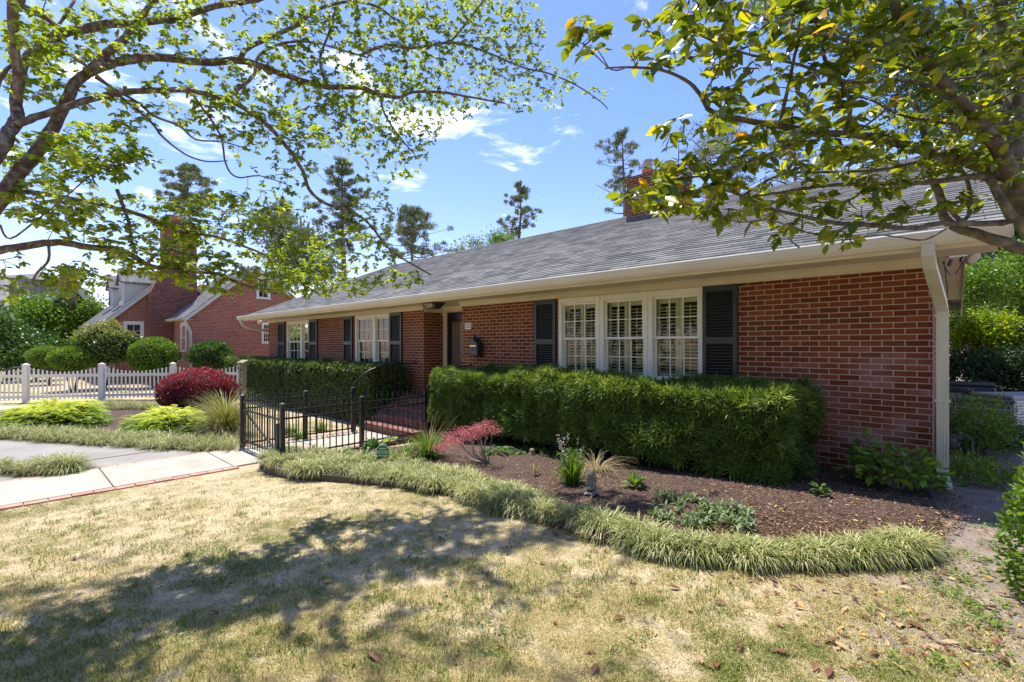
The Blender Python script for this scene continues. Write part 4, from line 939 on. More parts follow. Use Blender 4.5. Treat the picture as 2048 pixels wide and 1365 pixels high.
# cross gable roof and white porch to the left
f2 = thing('grey_roof_house', 'distant house with broad grey shingle roof and white porch beam at the left edge', 'house', D(50, 720, 48))
def quadpx(mb, pts, d): mb.add([D(x, y, dd) for (x, y), dd in zip(pts, d)], [tuple(range(len(pts)))])
mb = MB(); A = [D(15, 690, 43), D(15, 555, 43), D(117, 562, 45), D(117, 690, 45)]; mb.add(A, [(0, 1, 2, 3)]); B_ = [p+Vector((-3, .5, 0)) for p in A]; mb.add(A+B_, [(0, 4, 5, 1), (1, 5, 6, 2), (2, 6, 7, 3)]); obj('roof', mb, M['shingle_far'], f2)
mb = MB(); mb.bar(D(14, 690, 42.8), D(14, 554, 42.8), .25, .25); obj('corner_board', mb, M['white'], f2)
mb = MB(); pts = [D(-60, 612, 55), D(-60, 575, 60), D(83, 547, 62), D(190, 600, 60), D(0, 597, 55)]; ap = D(83, 547, 62)
mb.add([D(-140, 612, 50), D(60, 600, 52), ap, D(-140, 560, 62)], [(0, 1, 2, 3)]); mb.add([D(60, 600, 52), D(210, 612, 56), ap], [(0, 1, 2)]); mb.add([D(-140, 612, 50), D(60, 600, 52), D(210, 612, 56), D(-140, 625, 62)], [(0, 1, 2, 3)]); obj('brown_roof', mb, M['shingle_brown'], f2)
mb = MB(); mb.bar(D(-140, 602, 51), D(20, 602, 52), .5, .9); mb.bar(D(-100, 650, 52), D(24, 622, 52.5), .2, .35); obj('porch_beam', mb, M['white'], f2)
mb = MB(); mb.bar(D(-140, 670, 53), D(40, 670, 54), .3, 4.5); obj('wall', mb, M['brick_far'], f2)

# ------------------------------------------------------------------ machines at the right side of the house
def acunit(px, py_t, py_b, w, dp, d, label):
    c = GD(px, d); h = D(px, py_t, d).z; t = thing('air_conditioner', label, 'air conditioner', (c.x, c.y, 0), 'air conditioners beside the house')
    hw = w/2; mb = MB(); mb.box(c.x-hw, c.x+hw, c.y-dp/2, c.y+dp/2, 0, h-.05)
    obj('case', mb, M['dark_metal'], t, bevel=.03)
    mb = MB(); mb.box(c.x-hw-.015, c.x+hw+.015, c.y-dp/2-.015, c.y+dp/2+.015, h-.05, h); obj('top_cover', mb, M['shutter'] if py_t < 775 else M['dark_metal'], t, bevel=.02)
    mb = MB()
    for k in range(int((h-.2)/.05)): mb.box(c.x-hw+.04, c.x+hw-.04, c.y-dp/2-.012, c.y-dp/2-.002, .1+k*.05, .115+k*.05)
    for k in range(7): x = c.x-hw+.04+k*(w-.08)/6; mb.box(x-.006, x+.006, c.y-dp/2-.02, c.y-dp/2-.012, .08, h-.08)
    obj('grille', mb, M['grey_metal'] if py_t > 775 else M['shutter'], t)
    mb = MB(); mb.box(c.x-hw+.3*w, c.x-hw+.55*w, c.y-dp/2-.028, c.y-dp/2-.021, h-.22, h-.19); obj('badge', mb, M['clay'], t); return t
acunit(1915, 765, 800, 1.1, .9, 10.0, 'black slatted air conditioner farthest back behind the house corner')
acunit(1935, 793, 850, 1.05, .8, 8.1, 'dark rounded air conditioner in front of the slatted one, half hidden by shrubs')
c = GD(2052, 7.9); h = D(2052, 792, 7.9).z; t = thing('standby_generator', 'grey standby generator with white louvres at the right edge', 'generator', (c.x, c.y, 0))
u_ = Vector((CT, ST, 0)); f_ = Vector((-ST, CT, 0))
mb = MB(); mb.obox((c.x, c.y, h/2+.06), u_*.58, f_*.33, Vector((0, 0, h/2-.08))); obj('case', mb, M['grey_metal'], t, bevel=.02)
mb = MB(); mb.obox((c.x, c.y, h), u_*.60, f_*.35, Vector((0, 0, .035))); obj('lid', mb, M['grey_metal'], t, bevel=.03)
mb = MB()
for k in range(9):
    for s in (-.42, -.18, .12, .36):
        mb.obox(Vector((c.x, c.y, .22+k*.045))+u_*s-f_*.335, u_*.10, f_*.006, Vector((0, 0, .010)))
obj('louvre', mb, M['white'], t)
mb = MB(); mb.obox((c.x, c.y, .05), u_*.7, f_*.45, Vector((0, 0, .05))); obj('base_pad', mb, M['concrete'], t)
# gas meter with pipes
c = D(1912, 880, 6.3); t = thing('gas_meter', 'dark grey gas meter and bent pipes against the side wall low among leaves', 'gas meter', (c.x, c.y, 0))
mb = MB(); mb.lathe(c-Vector((.06, 0, .12)), [(.05, 0), (.085, .03), (.085, .14), (.05, .18)], 14); mb.lathe(c-Vector((-.02, 0, .0)), [(.04, 0), (.05, .02), (.04, .06)], 12); obj('body', mb, M['dark_metal'], t, smooth=True)
mb = MB(); mb.tube([c+Vector((-.15, 0, -.8)), c+Vector((-.15, 0, .02)), c+Vector((-.12, 0, .06)), c+Vector((.0, 0, .06)), c+Vector((.12, .02, .06)), c+Vector((.15, .02, .02)), c+Vector((.15, .02, -.85))], .022, 10); obj('pipe', mb, M['dark_metal'], t, smooth=True)
# garden hose on the ground by the side bed
mb = MB(); hp = [D(1945+i*14, 882+8*math.sin(i*.9)+i*2, 7.3-i*.08) for i in range(9)]; mb.tube([(p.x, p.y, .03) for p in hp], .012, 6)
M['hose'] = noisy('green_hose', (.02, .12, .09), (.03, .18, .13), 10, .5, 0); tag(obj('garden_hose', mb, M['hose'], smooth=True), 'thin green hose lying on the ground below the grey generator', 'hose')

# ------------------------------------------------------------------ small things in the beds
# birdhouse post
p = GD(487, 11.6); zt = D(487, 722, 11.6).z
t = thing('birdhouse_post', 'weathered wooden birdhouse post with slanted top beside the maroon shrub', 'birdhouse', (p.x, p.y, -.36))
mb = MB(); mb.obox((p.x, p.y, (zt-.36)/2-.05), u_*.042, f_*.042, Vector((0, 0, (zt+.36)/2-.05))); obj('post', mb, M['wood'], t, bevel=.008)
mb = MB(); mb.obox((p.x, p.y, zt-.30)-Vector((0, 0, 0)) if False else Vector((p.x, p.y, zt-.30))-f_*.03, u_*.058, f_*.08, Vector((0, 0, .27))); b = obj('box', mb, M['wood'], t, bevel=.008)
mb = MB(); q = Vector((p.x, p.y, zt-.02))-f_*.04; mb.obox(q, u_*.085, f_*.11+Vector((0, 0, .03)), Vector((0, 0, .012))); obj('roof', mb, M['wood'], t, bevel=.003)
mb = MB(); q = Vector((p.x, p.y, zt-.22))-f_*.132; mb.tube([q-f_*.002, q+f_*.004], .02, 12); mb.tube([q-Vector((0, 0, .16))-f_*.002, q-Vector((0, 0, .16))+f_*.004], .014, 10); obj('entry_hole', mb, M['dark'], t)
# yard sign
p = GB(765, 926); t = thing('yard_sign', 'green eight sided yard sign reading HOOKS on a stake among bright green leaves', 'sign', p)
xd, zd = u_, Vector((0, 0, 1)); c = D(765.5, 908, p.length if False else (Vector((p.x, p.y, 0))).dot(f_))
def octo(w, h, cut_t, cut_b, d):
    o2 = [(-w*.42, h), (w*.42, h), (w, h-cut_t), (w, -h+cut_b), (w*.7, -h), (-w*.7, -h), (-w, -h+cut_b), (-w, h-cut_t)]
    return [c+xd*a+zd*b+f_*d for a, b in o2]
def plate(o2, mat, nm, th):
    mb = MB(); k = len(o2); q = [v+f_*th for v in o2]; mb.add(o2+q, [tuple(range(k)), tuple(range(2*k-1, k-1, -1))]+[(i, k+i, k+(i+1) % k, (i+1) % k) for i in range(k)]); return obj(nm, mb, mat, t)
plate(octo(.093, .125, .055, .03, .002), M['signwhite'], 'border', .004); plate(octo(.087, .118, .053, .03, -.002), M['signgreen'], 'panel', .003)
textmesh('HOOKS', .068, .0012, M['signwhite'], 'lettering', c+Vector((0, 0, .022))-f_*.004, xd, zd, t, sx=.78)
mb = MB()
for zz, wd in ((.072, .045), (-.028, .066), (-.066, .035)):
    k = 0; x = -wd
    while x < wd: L_ = random.uniform(.008, .016); mb.obox(c+xd*(x+L_/2)+zd*zz-f_*.004, xd*(L_/2-.0015), f_*.001, zd*.006); x += L_
obj('small_print', mb, M['signwhite'], t)
mb = MB(); mb.bar(c+f_*.012-Vector((0, 0, .35)), c+f_*.012, .015, .006); obj('stake', mb, M['grey_metal'], t)
# frog statue
p = GB(1183, 990); d0 = Vector((p.x, p.y, 0)).dot(f_); H = (D(1183, 938, d0).z-p.z); s = H/.60
def ell(bmv, c, r, rot=0):
    n = 14; m = 10; o = len(bmv.v)
    vs = []; 
    for i in range(m+1):
        a = math.pi*i/m
        for j in range(n):
            b = 2*math.pi*j/n; x, y, z = r[0]*math.sin(a)*math.cos(b), r[1]*math.sin(a)*math.sin(b), r[2]*math.cos(a)
            y, z = y*math.cos(rot)-z*math.sin(rot), y*math.sin(rot)+z*math.cos(rot); vs.append((c[0]+x, c[1]+y, c[2]+z))
    bmv.add(vs, [(i*n+j, i*n+(j+1) % n, (i+1)*n+(j+1) % n, (i+1)*n+j) for i in range(m) for j in range(n)])
mb = MB()  # local: -y is the front
ell(mb, (0, .02, .20), (.105, .10, .19)); ell(mb, (0, .0, .40), (.085, .08, .10)); ell(mb, (0, -.03, .49), (.088, .10, .055)); ell(mb, (0, -.10, .475), (.06, .06, .035))
for q in (-1, 1):
    ell(mb, (q*.045, -.01, .545), (.028, .03, .028)); ell(mb, (q*.12, -.04, .07), (.06, .13, .055)); ell(mb, (q*.05, -.15, .045), (.08, .05, .03)); ell(mb, (q*.09, -.17, .03), (.04, .06, .02))
    ell(mb, (q*.095, -.02, .34), (.035, .04, .06)); ell(mb, (q*.085, -.07, .24), (.026, .035, .10), -.3); ell(mb, (q*.03, -.12, .15), (.045, .035, .028))
fl = MB(); fl.v = [tuple(Vector((v[0]*s, v[1]*s, v[2]*s))) for v in mb.v]; fl.f = mb.f; fl.m = mb.m
st = thing('frog_statue', 'cast stone frog statue sitting upright in meditation on the mulch', 'statue', (p.x, p.y, p.z))
yaw = math.atan2(f_.y, f_.x)-R(90)-R(28)
me = bpy.data.meshes.new('body'); me.from_pydata(fl.v, [], fl.f); me.materials.append(M['stone']); bo = bpy.data.objects.new('body', me); COL.objects.link(bo); bo.parent = st; bo.location = (0, 0, .01); bo.rotation_euler = (0, 0, yaw); ORG[bo.name] = Vector(p)
rm = bo.modifiers.new('remesh', 'REMESH'); rm.mode = 'VOXEL'; rm.voxel_size = .0075*s*1.3; rm.use_smooth_shade = True
sm_ = bo.modifiers.new('smooth', 'SMOOTH'); sm_.iterations = 3; sm_.factor = .5
mb = MB(); mb.lathe(p-Vector((0, 0, .02)), [(.17*s, 0), (.18*s, .025*s), (.17*s, .05*s), (.10*s, .055*s)], 20); obj('base', mb, M['stone'], st, smooth=True)
# clay jar by the hedge
p = D(1064, 909, 6.9); zb = bedz(p.x, p.y); t = thing('garden_lantern', 'small tan clay garden lantern with pinkish lid in front of the ferns', 'garden lantern', (p.x, p.y, zb))
M['tanclay'] = noisy('tan_clay', (.20, .15, .11), (.32, .25, .19), 20, .8, .1)
mb = MB(); mb.lathe((p.x, p.y, p.z-.09), [(.035, 0), (.05, .02), (.052, .07), (.046, .12), (.03, .125)], 16); obj('jar', mb, M['tanclay'], t, smooth=True)
mb = MB(); mb.lathe((p.x, p.y, p.z+.036), [(.040, 0), (.042, .02), (.025, .045), (.012, .05)], 14); obj('lid', mb, M['tanclay'], t, smooth=True)
mb = MB(); mb.tube([(p.x, p.y, zb-.05), (p.x, p.y, p.z-.09)], .006, 6); obj('stake', mb, M['dark_metal'], t)
# garden bench near the neighbour's shrubs
c = GD(28, 18.5); c2 = D(28, 725, 18.5)
t = thing('garden_bench', 'dark metal garden bench beyond the left picket fence post', 'bench', (c.x, c.y, -.36))
mb = MB(); mb.obox((c.x, c.y, .05), u_*.62, f_*.22, Vector((0, 0, .02))); obj('seat', mb, M['dark_metal'], t)
mb = MB(); mb.tube([Vector((c.x, c.y, .05))+u_*x+f_*.22+Vector((0, 0, z)) for x, z in ((-.62, 0), (-.6, .45), (-.3, .55), (0, .58), (.3, .55), (.6, .45), (.62, 0))], .02, 6)
for k in range(9): mb.tube([Vector((c.x, c.y, .05))+u_*(-.5+k*.125)+f_*.22, Vector((c.x, c.y, .55))+u_*(-.5+k*.125)+f_*.22], .008, 5)
obj('backrest', mb, M['dark_metal'], t)
for x in (-.58, .58):
    for y in (-.2, .2): mb = MB(); mb.tube([Vector((c.x, c.y, -.38))+u_*x+f_*y, Vector((c.x, c.y, .05))+u_*x+f_*y], .02, 6); obj('leg', mb, M['dark_metal'], t)
# ================================================================== vegetation
def empty_plant(name, label, cat, p, group=None): return thing(name, label, cat, p, group)
def stems_mesh(parent, segs, mat, name='stem', n=5):
    mb = MB()
    for pts, r in segs: mb.tube(pts, r, n, cap=False)
    return obj(name, mb, mat, parent)
# ---------- lawn
def lawn():
    n = 620000
    px = RNG.uniform(-30, 2080, n); py = RNG.uniform(905, 1400, n)**1.0
    # more in the distance rows is wasteful; weight toward the front
    py = 905+(1400-905)*RNG.random(n)**.8
    a = (px-1024)/FPX; b = (HOR-py)/FPX; d = -1.6/b
    vx = -ST+CT*a; vy = CT+ST*a
    for _ in range(12): d = (gzv(vx*d, 0)-CAMZ)/b
    x, y = vx*d, vy*d; z = gzv(x, y)
    # inside lawn? polygon: path edge, bed front
    poly = [(PX1+.14, -6), (PX1+.14, 2.45)]+[(p.x, p.y) for p in FRONT]+[(.3, 5.6), (1.6, 6.5), (4, 6.5), (6, -6)]
    P = np.array(poly); ins = np.zeros(n, bool); j = len(P)-1
    for i in range(len(P)):
        xi, yi, xj, yj = P[i][0], P[i][1], P[j][0], P[j][1]
        c = ((yi > y) != (yj > y)) & (x < (xj-xi)*(y-yi)/(yj-yi+1e-12)+xi); ins ^= c; j = i
    dens = vnoise(x, y, 1.3, 3); fine = vnoise(x, y, 7, 5)
    soil = np.clip((x+.22*y+.8*(fine)-1.0)/.55, 0, 1)
    keep = ins & (RNG.random(n) > soil*.93) & (RNG.random(n) < np.clip((fine-.30)*3.2, .12, 1))
    x, y, z, d, dens, fine, soil = [q[keep] for q in (x, y, z, d, dens, fine, soil)]
    n = len(x); dr = rdir(n); dr[:, 2] = np.abs(dr[:, 2])*.55+.18; up = rdir(n)*.6+np.array([0, 0, 1.])
    Ln = RNG.uniform(.012, .036, n)*(1+.25*(d > 5)); W = RNG.uniform(.0020, .0034, n)*(1+d*.10)
    green = np.clip((vnoise(x, y, .8, 11)-.36)*2.0+(fine-.5)*1.2, 0, 1); green = np.clip((green-.30)*1.5+.15*(x < -2.5)+.1, 0, 1)
    t = np.where(RNG.random(n) < green*.85+.10, RNG.uniform(0, .42, n), RNG.uniform(.5, 1, n))
    o = leaves('lawn_grass', np.stack([x, y, z], 1), dr, up, Ln, W, M['grass'], shape=NEEDLE, tint=t, lift=Ln*.3); tag(o, kind='stuff')
lawn()
def tufts():
    P, T = [], []
    for _ in range(1700):
        px, py = random.uniform(-20, 1500), 945+430*random.random()**.9; g = G(px, py)
        if py < 1010-0.0*px and px < 560: py += 40; g = G(px, py)
        if inbed(g.x, g.y) or g.x < PX1+.2: continue
        n_ = vnoise(np.array([g.x]), np.array([g.y]), .9, 31)[0]
        if n_ < .47: continue
        k = random.randint(8, 22); q = RNG.normal(size=(k, 3))*np.array([.03, .03, 0]); P.append(q+np.array(g)); T.append(RNG.uniform(0, .5, k))
    P = np.concatenate(P); T = np.concatenate(T); n = len(P); d = rdir(n); d[:, 2] = np.abs(d[:, 2])*.8+.35; Ln = RNG.uniform(.025, .06, n)
    tag(leaves('grass_tufts', P, d, rdir(n)*.5+np.array([0, 0, 1.]), Ln, .0042, M['grass'], shape=BLADE, tint=T, lift=Ln*.5), kind='stuff')
tufts()
def weeds(name, pts, r, n, sz, mat, hh=.03):
    """low leafy tufts"""
    P = []; T = []
    for p in pts:
        k = n; q = RNG.normal(size=(k, 3))*np.array([r, r, 0]); q[:, 2] = RNG.uniform(0, hh, k); P.append(q+np.array(p))
    P = np.concatenate(P); d = rdir(len(P)); d[:, 2] = abs(d[:, 2])*.5; Ln = RNG.uniform(*sz, len(P))
    return leaves(name, P, d, rdir(len(P))*.4+np.array([0, 0, 1.]), Ln, Ln*.5, mat, shape=LEAF6)
wp = []
for _ in range(150):
    px, py = random.uniform(1480, 2040), random.uniform(1020, 1360); g = G(px, py)
    if g.x+.2*g.y > .35: wp.append((g.x, g.y, g.z))
tag(weeds('ground_weeds', wp, .035, 22, (.012, .03), M['bright']), kind='stuff')
wp = [tuple(G(random.uniform(300, 1300), random.uniform(1060, 1360))) for _ in range(34)]
tag(weeds('clover_patches', wp, .02, 7, (.015, .03), M['green'], .02), kind='stuff')

# ---------- liriope borders
def liriope(name, label, A, B, n, hgt=.22, seed=1, bed=False, brown=.12, group=None):
    """blades rooted between front line A and back line B (world points), arching outward"""
    k = len(A); A = np.array([tuple(a) for a in A]); B = np.array([tuple(b) for b in B])
    seg = np.linalg.norm(np.diff((A+B)/2, axis=0), axis=1); cs = np.concatenate([[0], np.cumsum(seg)])
    ntuft = int(cs[-1]*46); tt = np.sort(RNG.uniform(0, cs[-1], ntuft)); tw = RNG.uniform(.0, 1., ntuft)
    def at(u, w):
        a = np.stack([np.interp(u, cs, A[:, c]) for c in range(3)], 1); b = np.stack([np.interp(u, cs, B[:, c]) for c in range(3)], 1)
        return a*(1-w[:, None])+b*w[:, None]
    C = at(tt, tw); wid = np.linalg.norm(at(tt, np.zeros(ntuft))-at(tt, np.ones(ntuft)), axis=1)
    idx = RNG.integers(0, ntuft, n); c = C[idx]; ang = RNG.uniform(0, 2*np.pi, n); el = RNG.beta(1.6, 1.6, n)*1.25+.15
    r = RNG.uniform(0, .05, n); hz = gzv(c[:, 0], c[:, 1])
    out = np.stack([np.cos(ang), np.sin(ang), np.zeros(n)], 1)
    base = c+out*r[:, None]; base[:, 2] = np.interp(tt[idx], cs, (A[:, 2]+B[:, 2])/2)
    lump = (.62+.75*vnoise(C[:, 0], C[:, 1], 2.6, 41)); th = (RNG.uniform(.75, 1.2, ntuft)*lump)[idx]; tn = RNG.random(ntuft)[idx]
    Ln = hgt*RNG.uniform(.7, 1.35, n)*th
    # three-link arching blade
    W = RNG.uniform(.0045, .0075, n); S = np.stack([-np.sin(ang), np.cos(ang), np.zeros(n)], 1)
    v0 = base; e = el
    d1 = out*np.cos(e)[:, None]+np.array([0, 0, 1.])*np.sin(e)[:, None]; e2 = e-.55; d2 = out*np.cos(e2)[:, None]+np.array([0, 0, 1.])*np.sin(e2)[:, None]
    e3 = e-1.45; d3 = out*np.cos(e3)[:, None]+np.array([0, 0, 1.])*np.sin(e3)[:, None]
    v1 = v0+d1*Ln[:, None]*.45; v2 = v1+d2*Ln[:, None]*.35; v3 = v2+d3*Ln[:, None]*.35
    w = W[:, None]; V = np.stack([v0-S*w*.4, v0+S*w*.4, v1-S*w*.5, v1+S*w*.5, v2-S*w*.4, v2+S*w*.4, v3], 1)
    F = np.array([[0, 1, 3], [0, 3, 2], [2, 3, 5], [2, 5, 4], [4, 5, 6]])[None]+(np.arange(n)*7)[:, None, None]
    t = np.clip(RNG.random(n)*.6+tn*.35+.02, 0, 1); t[RNG.random(n) < brown+.06] = 1
    o = np_mesh(name, V.reshape(-1, 3), F.reshape(-1, 3), M['liri'], np.repeat(t, 7), base=tuple(A[0]))
    return tag(o, label, 'border grass', group)
top_px = [(545, 915), (590, 912), (640, 914), (700, 920), (760, 927), (830, 937), (890, 947), (950, 960), (1000, 975), (1050, 990), (1100, 1005), (1150, 1022), (1200, 1040), (1260, 1062), (1320, 1082), (1380, 1098), (1450, 1102), (1520, 1104), (1600, 1106), (1700, 1102), (1780, 1096), (1840, 1088), (1875, 1078)]
Af, Bf = [], []
for i, (a, b) in enumerate(zip(FRONT, top_px)):
    h = BEDH(i)*.9; q = G(*b); dv = Vector((q.x-a.x, q.y-a.y, 0)); f_in = .0 if i < 10 else .30
    m_ = Vector((a.x, a.y, 0))+dv*f_in; q = Vector((a.x, a.y, 0))+dv*.74; Af.append(Vector((m_.x, m_.y, gz(m_.x)+h))); Bf.append(Vector((q.x, q.y, gz(q.x)+h+.02)))
Af, Bf = Af[:-1], Bf[:-1]
liriope('liriope_border', 'long pale green grassy border curving along the front edge of the mulch bed', Af, Bf, 66000, .155)
# island borders
def lineG(pts, h=.02): return [G(*p)+Vector((0, 0, h)) for p in pts]
liriope('liriope_border', 'pale grassy border along the driveway edge of the island bed', lineG([(-60, 878), (60, 882), (150, 889), (250, 896), (350, 901), (420, 903), (470, 903)]), lineG([(-60, 862), (60, 868), (150, 874), (250, 880), (350, 884), (420, 884), (478, 880)]), 17000, .24)
liriope('liriope_border', 'low grassy border at the back of the island bed by the picket fence', lineG([(170, 818), (230, 820), (290, 822), (340, 826)]), lineG([(165, 812), (230, 812), (290, 812), (345, 816)]), 6000, .24)
liriope('liriope_clump', 'pale grassy strip between driveway and walkway at the left edge', lineG([(-120, 938), (-40, 946), (40, 950), (75, 952)]), lineG([(-120, 928), (-40, 934), (40, 938), (80, 940)]), 5000, .2)
liriope('liriope_clump', 'round pale grassy clump at the corner of driveway and walkway', lineG([(90, 950), (110, 951), (140, 948)]), lineG([(88, 938), (112, 938), (143, 936)]), 4200, .26)

# ---------- hedges
def hedge_whorls(name, label, x0, x1, y0, y1, z0, z1, n, leaf, mat, step=0, nl=9, lw=.11, group=None, wob=.05, topy=None, shape=ARCH):
    t = thing(name, label, 'hedge', ((x0+x1)/2, (y0+y1)/2, gz((x0+x1)/2)), group)
    P, Nn, T = [], [], []
    # front, top, two ends
    areas = [(x1-x0)*(z1-z0), (x1-x0)*(y1-y0), (y1-y0)*(z1-z0), (y1-y0)*(z1-z0)]; tot = sum(areas)
    for a, which in zip(areas, range(4)):
        k = int(n*a/tot*1.0); u, v = RNG.random(k), RNG.random(k)
        if which == 0: p = np.stack([x0+(x1-x0)*u, np.full(k, y0), z0+(z1-z0)*v], 1); nn = np.array([0, -1, .35])
        elif which == 1: p = np.stack([x0+(x1-x0)*u, y0+(y1-y0)*v, np.full(k, z1)], 1); nn = np.array([0, -.1, 1])
        elif which == 2: p = np.stack([np.full(k, x1), y0+(y1-y0)*u, z0+(z1-z0)*v], 1); nn = np.array([1, 0, .35])
        else: p = np.stack([np.full(k, x0), y0+(y1-y0)*u, z0+(z1-z0)*v], 1); nn = np.array([-1, 0, .35])
        P.append(p); Nn.append(np.tile(nn, (k, 1)))
    P = np.concatenate(P); Nn = unit(np.concatenate(Nn)+.35*RNG.normal(size=P.shape))
    c = np.array([(x0+x1)/2, (y0+y1)/2, (z0+z1)/2])
    w1_ = vnoise(P[:, 0]*1.0+P[:, 1], P[:, 2]*1.3+P[:, 1]*.7, 1.6, 21)-.5; w2_ = vnoise(P[:, 0]+P[:, 1], P[:, 2]+P[:, 1], 6, 22)-.5
    P = P+Nn*(w1_*wob*4+w2_*wob*1.5+RNG.normal(size=len(P))*.012-RNG.exponential(.02, len(P)))[:, None]
    # rounded shoulders
    ez_ = np.clip((P[:, 2]-(z1-.12))/.12, 0, 1)
    fr = np.abs(P[:, 1]-y0) < .2; P[fr, 1] += ez_[fr]**2*.06
    k = len(P); R1 = rdir(k); A = unit(np.cross(Nn, R1)); Bv = np.cross(Nn, A)
    ph = RNG.uniform(0, 6.28, k); base = np.repeat(P, nl, 0); j = np.tile(np.arange(nl), k)
    an = np.repeat(ph, nl)+j*2*np.pi/nl*1.618; sp = np.tile(np.linspace(.35, 1.25, nl), k)
    Dn = np.repeat(Nn, nl, 0); D_ = (np.repeat(A, nl, 0)*np.cos(an)[:, None]+np.repeat(Bv, nl, 0)*np.sin(an)[:, None])*np.sin(sp)[:, None]+Dn*np.cos(sp)[:, None]
    D_ = unit(D_+.12*RNG.normal(size=D_.shape)); Ln = leaf*RNG.uniform(.75, 1.2, k*nl)
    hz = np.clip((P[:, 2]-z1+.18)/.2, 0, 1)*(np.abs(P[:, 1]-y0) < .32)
    tw = np.clip(RNG.beta(1.6, 2.2, k)*.75+.35*hz*(RNG.random(k) < .6), 0, 1)  # front top edge tinted brighter: sunlight put into the leaf colour
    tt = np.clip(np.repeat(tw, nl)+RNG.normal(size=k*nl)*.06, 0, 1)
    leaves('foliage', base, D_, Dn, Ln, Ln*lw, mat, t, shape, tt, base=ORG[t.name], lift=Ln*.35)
    mb = MB(); i = .11; mb.box(x0+i, x1-i, y0+i, y1-i*.3, z0+.06, z1-i*.8)  # solid box behind the leaves, coloured as the hedge's inner shade
    obj('shaded_core', mb, M['core'], t)
    mb = MB()
    for q in range(int((x1-x0)*4)):
        xx = random.uniform(x0+.2, x1-.2); yy = random.uniform(y0+.2, y1-.2); mb.tube([(xx, yy, gz(xx)-.05), (xx+random.uniform(-.1, .1), yy, z0+.3)], [.014, .010], 5, cap=False)
    obj('stem', mb, M['bark_grey'], t)
    return t
hedge_whorls('clipped_hedge', 'long clipped hedge of narrow spiky leaves under the triple window', -7.15, -1.2, 5.50, 6.62, .06, .97, 6600, .125, M['podo'], nl=12, lw=.088, wob=.10)
hedge_whorls('clipped_hedge', 'clipped small leaved hedge along the left part of the house', -19.9, -9.55, 5.62, 6.60, -.30, 1.02, 15000, .062, M['box'], nl=7, lw=.42, wob=.035, shape=LEAF4)

# ---------- shrubs: lumpy shells of small leaves over a solid core coloured as inner shade
def lumpy(p, amp, seed=0):
    x, y, z = p[:, 0], p[:, 1], p[:, 2]
    return 1+amp*(np.sin(x*5.1+seed)*np.sin(y*4.3+seed*2)*np.sin(z*4.7+seed*.7)+.5*np.sin(x*11+seed*3)*np.sin(y*9.7)*np.sin(z*10.3+seed))
def shrub(name, label, cat, c, r, n, leaf, mat, core='core', amp=.18, seed=0, lw=.55, group=None, depth=.12, hfac=None, bright_top=.25, shape=LEAF4, trunk=True, up=.35, parts=True, minz=None, corek=.84):
    """c: centre, r: radii"""
    c = np.array(c, float); r = np.array(r, float); g = gz(c[0])
    t = thing(name, label, cat, (c[0], c[1], g), group)
    d = rdir(n); k = lumpy(d, amp, seed); rad = k*(1-RNG.exponential(depth, n)); rad = np.clip(rad, .45, 2)
    P = c+d*r*rad[:, None]
    ok = P[:, 2] > (g+.03 if minz is None else minz); P, d = P[ok], d[ok]; m = len(P)
    Dn = unit(d*.7+RNG.normal(size=(m, 3))*.55+np.array([0, 0, up])); U = unit(d+RNG.normal(size=(m, 3))*.5)
    Ln = leaf*RNG.uniform(.65, 1.3, m); T = np.clip(RNG.random(m)*.75+bright_top*np.clip(d[:, 2]+.1, 0, 1), 0, 1)  # upper leaves tinted brighter: light from above put into their colour
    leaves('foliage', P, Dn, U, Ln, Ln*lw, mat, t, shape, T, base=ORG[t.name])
    if core:
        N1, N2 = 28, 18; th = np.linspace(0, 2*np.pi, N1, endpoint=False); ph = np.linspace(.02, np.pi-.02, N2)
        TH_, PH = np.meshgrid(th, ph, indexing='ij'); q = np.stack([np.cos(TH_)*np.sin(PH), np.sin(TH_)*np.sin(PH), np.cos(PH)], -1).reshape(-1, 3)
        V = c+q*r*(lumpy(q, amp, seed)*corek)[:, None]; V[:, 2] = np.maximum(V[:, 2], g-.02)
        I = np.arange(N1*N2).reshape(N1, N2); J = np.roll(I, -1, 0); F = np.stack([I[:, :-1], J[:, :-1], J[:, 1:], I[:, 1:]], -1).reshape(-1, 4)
        np_mesh('shaded_core', V, F, M[core], None, t, ORG[t.name], smooth=True)
    if trunk:
        mb = MB()
        for q in range(5):
            a = random.uniform(0, 6.28); mb.tube([(c[0]+.05*math.cos(a), c[1]+.05*math.sin(a), g-.05), (c[0]+.5*r[0]*math.cos(a), c[1]+.5*r[1]*math.sin(a), c[2])], [.03, .012], 5, cap=False)
        obj('stem', mb, M['bark_grey'], t)
    return t
def at(px, py, d): return tuple(D(px, py, d))
def rpx(w, h, d, dep=1.0): a = w/FPX*d; return (a*dep, a*dep, h/FPX*d)
# maroon loropetalum
shrub('maroon_shrub', 'large rounded clipped maroon leaved shrub in the island bed', 'shrub', at(396, 783, 12.4), (.92, .92, .60), 24000, .04, M['red'], 'redcore', .13, 2, depth=.08, bright_top=.40)
